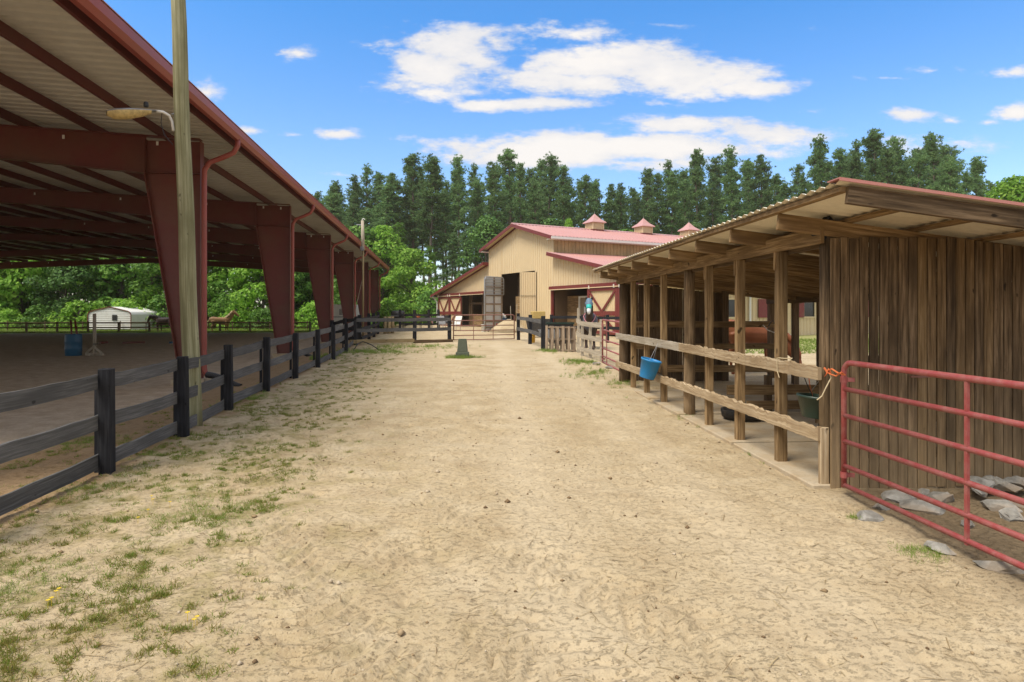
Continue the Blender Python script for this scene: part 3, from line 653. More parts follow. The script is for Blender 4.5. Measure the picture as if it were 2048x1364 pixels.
# ------------------------------------------------------------------ open fronted horse shed
SC0 = V((3.21, 6.46, 0)); SL = V((-.0587, .998, 0)).normalized(); SR = V((SL.y, -SL.x, 0))
def S(l, r, z): p = SC0 + SL * l + SR * r; return V((p.x, p.y, z))
def sgz(l, r): p = SC0 + SL * l + SR * r; return gz(p.x, p.y)
def roofz(r): return 2.855 - .124 * (r + .55)       # underside of the purlins' top
def make_shed():
    root = thing('horse_shed', 'open fronted weathered timber run-in shed with tin roof on the right', 'shed', SC0)
    W = M['shed_wood']
    # posts along the front
    fl = [(.98, .118), (2.13, .115), (3.26, .11), (5.58, .115), (6.77, .11), (7.91, .11)]
    for l, w in fl:
        z0 = sgz(l, 0) ; mb = MB().beam(S(l, .02, z0 - .1), S(l + rnd.uniform(-.02, .02), .02, 2.51), w, w * .8, up=SL, seg=10, jit=.003); mb.build('post', W, root, False, .006)
        if l < 4: MB().beam(S(l + .01, -.03, 2.30), S(l + .01, -.03, 2.66), .05, .04, up=SL).build('cleat', W, root)
    for l, rr in ((4.26, .098), (9.0, .115)):
        z0 = sgz(l, 0); pts = [S(l + .012 * math.sin(k), .06, z0 - .1 + (2.62 - z0) * k / 8) for k in range(9)]
        MB().tube(pts, [rr * (1 - .012 * k) for k in range(9)], 18).build('pole', M['plank'] if l < 5 else M['dark_wood'], root, True)
    MB().tube([S(0.06, .05, -.1), S(.06, .05, 1.3), S(.06, .05, 2.66)], [.075, .072, .068], 14).build('pole', M['plank'], root, True)
    MB().beam(S(-.01, -.02, -.05), S(-.01, -.02, .62), .09, .05, up=SL).build('post', M['rail_wood'], root, False, .004)
    MB().beam(S(.06, -.06, 2.58), S(.06, .1, 2.74), .14, .12, up=SL).build('cleat', M['black_post'], root)
    # front plate in two lengths
    MB().beam(S(-.03, -.045, 2.585), S(4.3, -.045, 2.585), .045, .165, seg=10, jit=.003).build('beam', W, root, False, .005)
    MB().beam(S(4.31, -.045, 2.58), S(9.25, -.045, 2.57), .045, .165, seg=10, jit=.003).build('beam', W, root, False, .005)
    MB().beam(S(.0, .1, 2.56), S(9.2, .1, 2.55), .045, .16).build('beam', M['dark_wood'], root)
    # chewed rails
    def rail(l0, l1, z0, z1, mat, top): MB().beam(S(l0, -.075, z0), S(l1, -.075, z1), .05, .145, seg=max(6, int((l1 - l0) / .06)), jit=.004, top=top).build('rail', mat, root, False, .004)
    rail(-.03, 4.35, 1.175, 1.20, M['rail_wood'], .022); rail(4.36, 9.2, 1.20, 1.21, M['pale_wood'], .006)
    rail(-.03, 6.0, .555, .54, M['rail_wood'], .028); rail(6.01, 9.2, .54, .52, M['rail_wood'], .01)
    # rafters
    for l in (0.0, 1.2, 2.4, 3.6, 4.8, 6.0, 7.2, 8.2, 9.1):
        dz = .0; z0 = roofz(-.5) - .125 - dz; z1 = roofz(4.6) - .125 - dz
        MB().beam(S(l, -.5, z0), S(l, 4.6, z1), .045, .165, seg=8, jit=.003).build('rafter', W, root, False, .004)
    MB().beam(S(-1.2, -.5, roofz(-.5) - .075), S(-1.2, 4.6, roofz(4.6) - .075), .045, .15, seg=8, jit=.002).build('barge_board', M['plank'], root, False, .004)
    for r in (-.50, .25, .95, 1.7, 2.4, 3.1, 3.8, 4.5):
        MB().beam(S(-1.17, r, roofz(r) - .022), S(9.75, r, roofz(r) - .022), .085, .04, up=(0, 0, 1), seg=8, jit=.002).build('purlin', W, root)
    # corrugated roof sheets
    ls = -1.24; k = 0
    while ls < 9.7:
        le = min(ls + .92, 9.85); vs = []; fs = []; n = int(round((le - ls) / .0129)); 
        for i in range(n + 1):
            q = ls + (le - ls) * i / n; w = .015 * (math.cos((q + 1.24) * 2 * math.pi / .155) ** 3) + .016 + .003 * (k % 2)
            for r in (-.58, 1.5, 4.7): vs.append(S(q, r, roofz(r) + .004 + w))
        for i in range(n):
            for j in (0, 1): a = i * 3 + j; fs.append((a, a + 3, a + 4, a + 1))
        MB().add(vs, fs).build('roof_sheet', M['shed_tin'], root, True); ls += .915; k += 1
    MB().prism([S(-1.27, -.6, roofz(-.6) + .045), S(-1.27, -.6, roofz(-.6) + .018), S(-1.258, -.6, roofz(-.6) + .018), S(-1.258, -.6, roofz(-.6) + .036), S(-1.08, -.6, roofz(-.6) + .036), S(-1.08, -.6, roofz(-.6) + .045)], S(0, 4.7, roofz(4.7)) - S(0, -.6, roofz(-.6))).build('rake_trim', M['roof_edge'], root)
    # near side wall: single planks
    r = .02; k = 0
    while r < 4.3:
        w = .1016 + rnd.uniform(-.004, .004); t = 2.56 + rnd.uniform(-.012, .01) - .0 * r; b = -.02 + rnd.uniform(-.02, .04)
        MB().beam(S(-.055 + rnd.uniform(-.004, .004), r + w / 2, b), S(-.055 + rnd.uniform(-.004, .004), r + w / 2, min(t, roofz(r) - .06)), w - rnd.uniform(.007, .013), .022, up=SL, seg=6, jit=.0012).build('plank', M['plank_gold'] if k == 9 else M['plank_mid'] if k in (10, 11, 13, 14, 16) else M['plank'], root, False, .002)
        r += w; k += 1
    MB().beam(S(-.075, .86, 1.14), S(-.075, 1.06, 1.14), .02, .02).box(S(-.072, .96, 1.15), (.05, .02, .05)).build('latch', M['gate_brown'], root)
    for z in (.35, 1.3, 2.3): MB().beam(S(.01, .1, z), S(.01, 4.2, z), .045, .1).build('girt', M['dark_wood'], root)
    # back and far end
    for l in (.1, 1.3, 2.5, 3.7, 4.9, 6.1, 7.25, 8.36, 9.6):
        MB().beam(S(l, 4.05, sgz(l, 4) - .1), S(l, 4.05, 2.2), .13, .13, up=SL, seg=5, jit=.003).build('post', M['dark_wood'], root)
    MB().beam(S(0, 4.0, 2.13), S(9.7, 4.0, 2.10), .05, .18).build('beam', M['dark_wood'], root)
    r = .18; 
    while r < 2.55:
        w = .14; MB().beam(S(9.15, r + w / 2, .05), S(9.15, r + w / 2, 2.52 - .1 * r), w - rnd.choice((.004, .006, .012, .016)), .025, up=SL).build('plank', M['dark_wood'], root); r += w
    MB().beam(S(9.1, 2.62, 0), S(9.1, 2.62, 2.4), .16, .16, up=SL).build('post', M['dark_wood'], root)
    for (l, z, r0, r1, h) in ((8.95, 1.50, .35, 4.0, .16), (9.0, .96, .3, 4.0, .14), (8.9, .42, .9, 4.0, .17), (4.35, .46, .75, 4.0, .17), (4.35, .20, 1.1, 4.0, .15), (2.6, .27, 1.35, 4.0, .16)):
        MB().beam(S(l, r0, z), S(l, r1, z + rnd.uniform(-.02, .02)), .045, h, seg=8, jit=.004, top=.008).build('stall_rail', W, root)
    for l in (4.35, 2.6):
        for r in (1.5, 3.0): MB().beam(S(l + .06, r, 0), S(l + .06, r, .7), .1, .1, up=SL).build('post', M['dark_wood'], root)
    # slab, a row of poured pads
    for a, b in ((-.05, 2.0), (2.012, 4.2), (4.212, 6.0), (6.012, 7.3)):
        p = [S(a, -.16, 0), S(b, -.13, 0), S(b, 2.6, 0), S(a, 2.6, 0)]
        for v in p: v.z = -.12
        MB().prism(p, V((0, 0, .165 + sgz(.5 * (a + b), 0)))).build('slab', M['concrete'], root, False, .012)
    return root
make_shed()

# buckets, rope, feed pan
def bucket(name, label, top, tilt, r0, r1, h, mat, bail_to=None):
    root = thing(name, label, 'bucket', top); ax = V(tilt).normalized(); q = ax.to_track_quat('Z', 'Y'); b = top - ax * h
    MB().lathe([(0, 0), (r1, 0), (r1 + .004, .01), (r0, h - .03), (r0 + .012, h - .028), (r0 + .012, h), (r0 - .002, h), (r0 - .008, h - .04), (r1 - .008, .015), (0, .014)], b, 26, ax).build('shell', mat, root, True)
    if bail_to is not None:
        s = q @ V((r0 + .012, 0, 0)); MB().tube([top + s, bail_to, top - s], .004, 6).build('handle', M['steel_pipe'], root)
    return root
tp = S(6.55, -.15, 0) ; tp.z = 0.985
bucket('feed_bucket', 'bright blue feed bucket hanging from the pale shed rail', at(1303, 719, 11.9), (.24, -.10, 1), .185, .14, .36, M['blue'], S(5.55, -.11, 1.2))
bucket('feed_bucket', 'dark green muck bucket hanging inside the shed corner', S(.30, .12, .90), (.08, .0, 1), .225, .165, .235, M['green_plastic'], S(.30, .12, 1.08))
for i, (a, b) in enumerate((((1630, 800), (1607, 750)), ((1628, 801), (1616, 742)))):
    tag(MB().tube([at(*a, 6.8), at((a[0] + b[0]) / 2 - 2, (a[1] + b[1]) / 2, 6.8), at(*b, 6.8)], .005, 5).build('riding_whip', M['rope'] if i else M['hose'], None), 'thin red stick in the green bucket' if i else 'thin black whip standing in the green bucket', 'whip')
tag(MB().lathe([(0, 0), (.30, 0), (.33, .02), (.35, .13), (.345, .14), (.32, .13), (.30, .03), (0, .025)], S(3.7, .75, .09), 24).build('feed_pan', M['rubber'], None, True), 'round black rubber feed pan on the shed slab', 'feed pan')
def rope():
    root = thing('baling_twine', 'orange twine tied between shed rail and red gate', 'twine', S(0, -.1, 1.1))
    a = at(1652, 742, 6.33); g = at(1690, 750, 6.12)
    MB().tube([a, at(1664, 738, 6.2), at(1676, 746, 6.1), g], .008, 6).build('strand', M['rope'], root)
    MB().tube([a, at(1660, 748, 6.25), at(1672, 752, 6.15), at(1683, 744, 6.1), g], .007, 6).build('strand', M['rope'], root)
    MB().tube([at(1657, 740, 6.3), at(1662, 756, 6.28), at(1652, 775, 6.28), at(1644, 792, 6.3), at(1634, 800, 6.3)], .006, 6).build('loose_end', M['twine'], root)
    MB().tube([at(1648, 735, 6.3), at(1655, 745, 6.28), at(1650, 752, 6.29), at(1657, 738, 6.28), at(1661, 746, 6.28)], .011, 6).build('knot', M['rope'], root)
    t = thing('baling_twine', 'pale twine looped over the chewed shed rail', 'twine', S(.6, -.1, 1.2))
    p = lambda l, z, o=-.115: S(l, o, z)
    MB().tube([p(.78, 1.275, -.08), p(.80, 1.268), p(.79, 1.12), p(.74, 1.05)], .005, 5).build('strand', M['twine'], t)
    MB().tube([p(.80, 1.27, -.09), p(.66, 1.275, -.08), p(.55, 1.285, -.06), p(.5, 1.27)], .006, 5).build('strand', M['twine'], t)
    hs = thing('hose', 'pale hose sagging between the back posts of the shed', 'hose', S(8.4, 3.9, 1.4))
    MB().tube([at(1526, 650, 15.2), at(1535, 660, 15.1), at(1548, 665, 15), at(1560, 660, 14.9)], .012, 6).build('strand', M['white'], hs)
    tag(MB().tube([at(1537, 652, 15.3), at(1541, 645, 15.3), at(1547, 641, 15.3), at(1549, 648, 15.3)], .012, 6).build('halter', M['hose'], None), 'dark halter looped on the back shed post', 'halter')
rope()

# ------------------------------------------------------------------ rocks by the open gate
def rock_mesh(seed, sx, sy, sz):
    r = random.Random(seed); n = 18; pts = []
    import bmesh
    bm = bmesh.new()
    for i in range(n):
        v = V((r.gauss(0, 1), r.gauss(0, 1), r.gauss(0, 1))).normalized() * r.uniform(.8, 1.0)
        bm.verts.new((v.x * sx, v.y * sy, max(v.z, -.5) * sz))
    bmesh.ops.convex_hull(bm, input=bm.verts)
    bmesh.ops.delete(bm, geom=[v for v in bm.verts if not v.link_faces], context='VERTS')
    bmesh.ops.subdivide_edges(bm, edges=bm.edges[:], cuts=1, use_grid_fill=True)
    for v in bm.verts: v.co += V((r.uniform(-1, 1) * sx, r.uniform(-1, 1) * sy, r.uniform(-1, 1) * sz)) * .055
    me = bpy.data.meshes.new('rock'); bm.to_mesh(me); bm.free(); return me
RK = [(1740, 1031, .16, 'small pale rock at the road edge below the gate end'), (1800, 992, .22, 'flat grey rock just behind the gate bars near its hinge end'), (1847, 980, .13, 'narrow white rock leaning by the plank wall'), (1876, 993, .20, 'slab shaped rock under the wall planks'), (1848, 1012, .26, 'wide flat rock behind the two lowest gate bars'),
      (1952, 990, .17, 'brownish flat rock right of the gate brace'), (1958, 966, .19, 'grey rock against the wall right of the brace'), (1988, 962, .16, 'blocky grey rock in the middle of the rock pile'), (2012, 985, .20, 'angled slab on the rock pile'), (2030, 962, .22, 'large upright slab at the right of the rock pile'), (2036, 955, .15, 'rock at the back of the pile against the planks'),
      (2005, 1012, .19, 'pale tilted rock at the front of the pile'), (2022, 1030, .17, 'white broken rock below the pile'), (2040, 1005, .17, 'dark rock at the right photo edge'), (1935, 1043, .12, 'small grey stone beside the gate brace foot'), (1998, 1128, .17, 'half buried slab under the lowest gate bar'), (1760, 1010, .12, 'half buried brown stone near the gate hinge'), (1880, 1090, .16, 'flat half buried stone near the road')]
for i, (px, py, s, lab) in enumerate(RK):
    Y = F * CH / (py + 6 - HY); x = (px - HX) * Y / F
    if Y > 6.25: Y = 6.25; x = (px - HX) * Y / F
    o = link(rock_mesh(100 + i, s * rnd.uniform(.75, 1.05), s * rnd.uniform(.55, .85), s * rnd.uniform(.32, .6)), 'rock', M['rock'], None, .008)
    pile = .10 if px > 1940 and py < 1000 else 0
    o.location = (x, Y, -.01 + s * .03 + pile); o.rotation_euler = (rnd.uniform(-.35, .35), rnd.uniform(-.35, .35), rnd.uniform(0, 6)); tag(o, lab, 'rock', 'rocks by the open gate')
for i, (px, Y, s, lab) in enumerate(((1193, 19.8, .16, 'white stone at the foot of the pale fence'), (1218, 18.6, .13, 'white stone under the faded red gate'))):
    p = gp(px, Y); o = link(rock_mesh(300 + i, s, s * .7, s * .5), 'rock', M['rock'], None); o.location = p + V((0, 0, .03)); tag(o, lab, 'rock')

# ------------------------------------------------------------------ stone plinth, pallet, pale fence
def plinth():
    p = gp(925, 24.6); p = gp(925, 22.3); root = thing('stone_plinth', 'mossy grey tapered stone plinth standing in the lane', 'plinth', p)
    def fr(z0, z1, w0, w1, nm): 
        vs = [(p.x + sx * w, p.y + sy * w * .8, p.z + z) for z, w in ((z0, w0), (z1, w1)) for sx, sy in ((-1, -1), (1, -1), (1, 1), (-1, 1))]
        MB().add([V(v) for v in vs], [(0, 3, 2, 1), (4, 5, 6, 7), (0, 1, 5, 4), (1, 2, 6, 5), (2, 3, 7, 6), (3, 0, 4, 7)]).build(nm, M['mon'], root, False, .012)
    fr(-.05, .085, .26, .245, 'footing'); fr(.087, .21, .235, .225, 'base'); fr(.212, .64, .182, .142, 'shaft'); fr(.642, .67, .148, .14, 'cap')
plinth()
def pallet():
    a = gp(1092, 25.5); b = gp(1152, 25.0); d = (b - a); L = d.length; d.normalize(); n = V((d.y, -d.x, 0)); root = thing('pallet', 'grey wooden pallet standing upright as a fence panel', 'pallet', a)
    for z in (.06, .50, .97): MB().beam(a + V((0, 0, z)), b + V((0, 0, z)), .09, .045, up=(0, 0, 1)).build('stringer', M['pallet'], root)
    k = 0; x = .05
    while x < L:
        w = rnd.choice((.085, .1, .12)); o = .058 if k % 2 == 0 else -.058
        MB().beam(a + d * x + n * o + V((0, 0, .0)), a + d * (x + rnd.uniform(-.01, .01)) + n * o + V((0, 0, 1.02 + rnd.uniform(-.02, .02))), w, .02, up=n, seg=4, jit=.003).build('slat', M['pallet'], root); x += .118; k += 1
pallet()
def pale_fence():
    root = thing('paddock_fence', 'pale bowed three board fence in front of the horse in the fly mask', 'fence', gp(1165, 23))
    pts = [(1152, 24.0), (1163, 23.0), (1178, 22.0), (1192, 21.2), (1204, 20.6)]
    for px, Y, h in ((1165, 23.1, 1.2), (1181, 22.1, 1.2), (1203, 20.75, 1.4), (1157, 24.6, 1.75)):
        p = gp(px, Y); MB().beam(p + V((0, .05, -.1)), p + V((0, .05, h)), .11, .09, up=(1, 0, 0)).build('post', M['pale_wood'], root)
    for z in (.28, .75, 1.22):
        q = [gp(px, Y, z + (.06 if i in (0,) else -.03 * math.sin(i * .8))) for i, (px, Y) in enumerate(pts)]
        for i in range(len(q) - 1): 
            pass
        mb = MB(); vs = []; fs = []; n = 24; us = []
        for i in range(n + 1):
            t = i / n * (len(q) - 1); k = min(int(t), len(q) - 2); c = q[k].lerp(q[k + 1], t - k); hh = .085 + rnd.uniform(-.006, .004)
            for o, zz in ((-.02, -.085), (.015, -.085), (.015, hh), (-.02, hh)): vs.append(c + V((0, o - .03, zz)))
        for i in range(n):
            for k in range(4): k2 = (k + 1) % 4; fs.append((i * 4 + k, i * 4 + k2, i * 4 + 4 + k2, i * 4 + 4 + k)); us.append([(i * .1, k * .15), (i * .1, k * .15 + .15), (i * .1 + .1, k * .15 + .15), (i * .1 + .1, k * .15)])
        fs += [(3, 2, 1, 0), (n * 4, n * 4 + 1, n * 4 + 2, n * 4 + 3)]; us += [[(0, 0)] * 4] * 2
        mb.add(vs, fs, us).build('rail', M['pale_wood'], root)
    MB().beam(gp(1160, 25.2, 1.15), gp(1206, 22.5, 1.1), .04, .15).build('rail', M['fence_brown'], root)
pale_fence()

# ------------------------------------------------------------------ barn
BU = V((.4745, -.8803, 0)).normalized(); BW = V((-BU.y, BU.x, 0)); BP = V((-7.14, 61.6, 0)); BG = .45; LB = 27.0
def Bn(s, w, z): p = BP + BU * s + BW * w; return V((p.x, p.y, z))
S1, S2, S3 = 11.06, 21.04, 32.1; SM = .5 * (S1 + S2)
def roofline(s):
    if s < S1: return 5.78 - .205 * (S1 - s)
    if s > S2: return 5.78 - .205 * (s - S2)
    return 8.32 - .264 * abs(s - SM)
def cladding(mb, P, s0, s1, zb, zt, opens, pitch=.30):
    """P(s, out, z) -> point; zb const, zt(s) top; opens: (s0, s1, z0, z1)"""
    cuts = set([s0, s1]); x = s0
    while x < s1: cuts.add(round(x, 4)); x += pitch
    for o in opens: cuts.add(o[0]); cuts.add(o[1])
    cuts = sorted(c for c in cuts if s0 <= c <= s1)
    for a, b in zip(cuts[:-1], cuts[1:]):
        if b - a < .005: continue
        m_ = .5 * (a + b); iv = [(zb, None)]
        for (o0, o1, z0, z1) in opens:
            if o0 <= m_ <= o1:
                new = []
                for (q0, q1) in iv:
                    if z0 > q0 + .01: new.append((q0, z0))
                    new.append((z1, q1)) 
                iv = new
        for (q0, q1) in iv:
            ta, tb = (zt(a), zt(b)) if q1 is None else (q1, q1)
            ta = max(ta, q0 + .001); tb = max(tb, q0 + .001)
            mb.add([P(a, 0, q0), P(b, 0, q0), P(b, 0, tb), P(a, 0, ta)], [(0, 1, 2, 3)])
            c = a + .045
            if b - a > .1:
                mb.add([P(a, 0, q0), P(a + .012, .035, q0), P(a + .038, .035, q0), P(a + .05, 0, q0), P(a, 0, ta), P(a + .012, .035, ta), P(a + .038, .035, ta), P(a + .05, 0, ta)], [(0, 1, 5, 4), (1, 2, 6, 5), (2, 3, 7, 6)])
def sD(px): D = 1 / (3.046e-5 * (px - 345)); return (61.6 - D) / .8803
def make_barn():
    root = thing('barn', 'tan metal barn with raised centre, faded red roofs and red trim', 'barn', Bn(SM, 0, BG))
    T = M['tan']; RD = M['barn_red']
    FP = lambda s, o, z: Bn(s, -o, z)
    oL = (sD(881), sD(970), 0, 3.38); oC = (sD(1003), sD(1070), 0, 4.78); oR = (sD(1106), S3 - .4, 0, 3.38)
    mb = MB(); eps = 1e-4
    for a, b in ((0, S1), (S1 + eps, S2 - eps), (S2, S3)):
        zt = (lambda s: 5.78 - .205 * (S1 - s)) if a == 0 else ((lambda s: 8.32 - .264 * abs(s - SM)) if b < S3 - 1 else (lambda s: 5.78 - .205 * (s - S2)))
        cladding(mb, FP, a, b, BG - .3, zt, [oL, oC, oR])
    mb.build('front_wall', T, root)
    # side wall with stall windows
    wins = [(t, t + 1.0, 1.52, 2.5) for t in (1.2, 4.6, 8.1, 11.1, 14.5, 18.0, 21.5)]
    mb = MB(); cladding(mb, lambda s, o, z: Bn(S3 + o, s, z), 0, LB, BG - .3, lambda s: 3.5, wins); mb.build('side_wall', T, root)
    mb = MB(); cladding(mb, lambda s, o, z: Bn(-o, LB - s, z), 0, LB, BG - .3, lambda s: 3.5, []); mb.build('side_wall', T, root)
    for sx, o in ((S2, 1), (S1, -1)):
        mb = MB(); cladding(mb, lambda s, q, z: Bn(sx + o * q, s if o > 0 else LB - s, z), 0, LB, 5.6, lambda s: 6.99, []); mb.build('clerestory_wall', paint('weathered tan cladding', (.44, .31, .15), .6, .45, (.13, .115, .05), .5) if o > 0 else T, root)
    mb = MB(); cladding(mb, lambda s, o, z: Bn(s, LB + o, z), 0, S3, BG - .3, roofline, []); mb.build('rear_wall', T, root)
    for (a, b, z0, z1) in wins:
        fr = MB()
        for (p, q, w, h) in ((Bn(S3 + .03, a - .06, z0 - .05), Bn(S3 + .03, b + .06, z0 - .05), .08, .1), (Bn(S3 + .03, a - .06, z1 + .05), Bn(S3 + .03, b + .06, z1 + .05), .08, .1), (Bn(S3 + .03, a - .04, z0), Bn(S3 + .03, a - .04, z1), .08, .08), (Bn(S3 + .03, b + .04, z0), Bn(S3 + .03, b + .04, z1), .08, .08)): fr.beam(p, q, w, h)
        wn = fr.build('window', T, root); MB().quad(Bn(S3 - .02, a, z0), Bn(S3 - .02, b, z0), Bn(S3 - .02, b, z1), Bn(S3 - .02, a, z1)).build('pane', M['glass'], wn)
        MB().box(Bn(S3 + .10, a - .58, .5 * (z0 + z1)), (1.0, .04, z1 - z0 + .1), math.atan2(BW.y, BW.x)).build('shutter', M['shutter'], root)
    MB().tube([Bn(S3 + .5, 6.3, 3.35), Bn(S3 + .12, 6.3, 3.1), Bn(S3 + .12, 6.3, BG)], .07, 8).build('downspout', M['white'], root)
    # roofs: ribbed sheets
    def ribbed(nm, f, w0, w1, mat, pitch=.30):
        vs = []; fs = []; prof = []; x = w0
        while x < w1:
            for dx, dz in ((0, 0), (.02, .045), (.05, .045), (.07, 0)): prof.append((x + dx, dz))
            x += pitch
        prof.append((w1, 0))
        for (x, dz) in prof: a, b = f(x, dz); vs += [a, b]
        for i in range(len(prof) - 1): fs.append((2 * i, 2 * i + 2, 2 * i + 3, 2 * i + 1))
        return MB().add(vs, fs).build(nm, mat, root)
    ov = .58; EC = 5.6; RM = M['barn_roof']
    zC = lambda s: 8.40 - .264 * abs(s - SM); zL = lambda s: 5.86 - .205 * (S1 - s); zR = lambda s: 5.86 - .205 * (s - S2)
    ribbed('roof', lambda x, dz: (Bn(SM, x, zC(SM) + dz), Bn(SM + EC, x, zC(SM + EC) + dz)), -ov, LB + ov, RM); ribbed('roof', lambda x, dz: (Bn(SM - EC, x, zC(SM - EC) + dz), Bn(SM, x, zC(SM) + dz)), -ov, LB + ov, RM)
    ribbed('roof', lambda x, dz: (Bn(S2, x, zR(S2) + dz), Bn(S3 + .7, x, zR(S3 + .7) + dz)), -ov, LB + ov, RM); ribbed('roof', lambda x, dz: (Bn(-.8, x, zL(-.8) + dz), Bn(S1, x, zL(S1) + dz)), -ov, LB + ov, RM)
    MB().prism([Bn(SM - .2, -ov, zC(SM) + .0), Bn(SM, -ov, zC(SM) + .10), Bn(SM + .2, -ov, zC(SM) + .0)], BW * (LB + 2 * ov)).build('ridge_cap', RM, root)
    # rake fascias and soffits
    def rake(s0, s1, z, w):
        p = Bn(s0, w, z(s0) - .10); q = Bn(s1, w, z(s1) - .10); MB().beam(p, q, .04, .24).build('fascia', RD, root)
        MB().prism([Bn(s0, w, z(s0) - .06), Bn(s1, w, z(s1) - .06), Bn(s1, w, z(s1) - .08), Bn(s0, w, z(s0) - .08)], BW * (ov - .05)).build('soffit', T, root)
        MB().beam(Bn(s0, -.06, z(s0) - .17), Bn(s1, -.06, z(s1) - .17), .05, .08).build('rake_trim', RD, root)
    rake(SM - EC, SM, zC, -ov); rake(SM, SM + EC, zC, -ov); rake(-.8, S1, zL, -ov); rake(S2, S3 + .7, zR, -ov)
    MB().beam(Bn(S1, -ov, zL(S1) - .1), Bn(S1, -.05, zL(S1) - .1), .04, .26).build('fascia', RD, root)
    for s, z in ((SM + EC, zC(SM + EC)), (SM - EC, zC(SM - EC)), (S3 + .72, zR(S3 + .7)), (-.82, zL(-.8))):
        MB().beam(Bn(s, -ov, z - .10), Bn(s, LB + ov, z - .10), .12, .16).build('gutter', M['white'], root)
        sg = 1 if s > SM else -1; MB().prism([Bn(s, -ov, z - .17), Bn(s - sg * (EC - (S2 - SM) if abs(s - SM) < 8 else .75), -ov, z - .17), Bn(s - sg * (EC - (S2 - SM) if abs(s - SM) < 8 else .75), -ov, z - .19), Bn(s, -ov, z - .19)], BW * (LB)).build('soffit', M['white'], root)
    MB().tube([Bn(-.82, -.3, 3.25), Bn(-.5, -.25, 3.1), Bn(-.12, -.14, 2.75), Bn(-.08, -.14, BG)], .07, 8).build('downspout', M['white'], root)
    # cupolas
    for t in (7.02, 12.07, 17.2):
        c = Bn(SM, t, 8.35); cu = MB()
        def sq(h, z): return [c + BU * (a * h) + BW * (b * h) + V((0, 0, z)) for a, b in ((-1, -1), (1, -1), (1, 1), (-1, 1))]
        fq = [(0, 1, 5, 4), (1, 2, 6, 5), (2, 3, 7, 6), (3, 0, 4, 7)]
        cu.add(sq(.5, -.3) + sq(.5, .62), fq); cp = cu.build('cupola', T, root)
        MB().add(sq(.53, -.35) + sq(.53, .06), fq).build('cupola_base', RD, cp)
        for a, b in ((-1, -1), (1, -1), (1, 1)): MB().beam(c + BU * a * .5 + BW * b * .5 + V((0, 0, .06)), c + BU * a * .5 + BW * b * .5 + V((0, 0, .62)), .09, .09, up=BU).build('corner_trim', T, cp)
        for k in range(7):
            z = .12 + .07 * k
            MB().beam(c + BU * .51 - BW * .42 + V((0, 0, z)), c + BU * .51 + BW * .42 + V((0, 0, z)), .03, .035).build('louvre', T, cp); MB().beam(c - BW * .51 - BU * .42 + V((0, 0, z)), c - BW * .51 + BU * .42 + V((0, 0, z)), .03, .035).build('louvre', T, cp)
        vs = sq(.70, .60) + sq(.66, .68) + sq(.36, .92) + sq(.14, 1.2); f2 = [tuple(q + 4 * k for q in ff_) for k in range(3) for ff_ in fq]; vs.append(c + V((0, 0, 1.38))); f2 += [(12, 13, 16), (13, 14, 16), (14, 15, 16), (15, 12, 16), (3, 2, 1, 0)]
        MB().add(vs, f2).build('cupola_roof', RM, cp)
        MB().tube([c + V((0, 0, 1.3)), c + V((0, 0, 1.55))], [.02, .008], 6).build('finial', M['grey_metal'], cp)
    # door headers
    for (o, z) in ((oL, 3.4), (oR, 3.4)):
        MB().beam(Bn(o[0] - .15, -.16, z + .03), Bn(o[1] + .15, -.16, z + .03), .2, .22).build('door_track', RD, root)
        MB().beam(Bn(o[0] - .15, -.28, z - .1), Bn(o[1] + .15, -.28, z - .1), .04, .05).build('track_lip', M['tan'], root)
    MB().beam(Bn(oR[0] + .02, -.06, BG), Bn(oR[0] + .02, -.06, 3.32), .14, .2, up=BU).build('door_jamb', RD, root)
    # sliding cross-braced doors
    def xdoor(s0, s1):
        d = MB(); cladding(d, lambda s, o, z: Bn(s, -.13 - o, z), s0, s1, BG + .02, lambda s: 3.28, [], .2); dr = d.build('sliding_door', T, root)
        def bar(a, za, b, zb, w=.2): MB().beam(Bn(a, -.20, za), Bn(b, -.20, zb), .05, w, up=(0, 0, 1) if a != b else BU).build('brace', RD, dr)
        zm = 1.72 
        bar(s0, 3.18, s1, 3.18); bar(s0, zm, s1, zm, .26); bar(s0, BG + .12, s1, BG + .12)
        MB().beam(Bn(s0 + .1, -.195, BG), Bn(s0 + .1, -.195, 3.28), .2, .05, up=BW).build('stile', RD, dr); MB().beam(Bn(s1 - .1, -.195, BG), Bn(s1 - .1, -.195, 3.28), .2, .05, up=BW).build('stile', RD, dr)
        m_ = .5 * (s0 + s1); MB().beam(Bn(s0 + .15, -.21, 3.1), Bn(m_ - .0, -.21, zm + .1), .05, .14).build('brace', RD, dr); MB().beam(Bn(s1 - .15, -.212, 3.1), Bn(m_ + .0, -.212, zm + .1), .05, .14).build('brace', RD, dr)
        MB().beam(Bn(s0 + .15, -.21, BG + .2), Bn(m_ - .0, -.21, zm - .1), .05, .14).build('brace', RD, dr); MB().beam(Bn(s1 - .15, -.212, BG + .2), Bn(m_ + .0, -.212, zm - .1), .05, .14).build('brace', RD, dr)
        for q in (s0 + .25, s1 - .25): MB().box(Bn(q, -.25, 3.33), (.12, .06, .2)).build('roller_hanger', M['white'], dr)
    a = sD(880.5); b = sD(927); m_ = .5 * (a + b) - .02; xdoor(a, m_); xdoor(m_ + .02, b)
    a = sD(1180); xdoor(a, a + 3.0); xdoor(a + 3.02, a + 6.0)
    # inside: back walls of the aisles, stall fronts
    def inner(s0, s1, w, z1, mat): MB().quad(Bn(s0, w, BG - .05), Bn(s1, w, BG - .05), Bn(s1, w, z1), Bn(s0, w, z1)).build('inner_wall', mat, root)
    inner(0, S3, 9.0, 5.2, M['dark'])
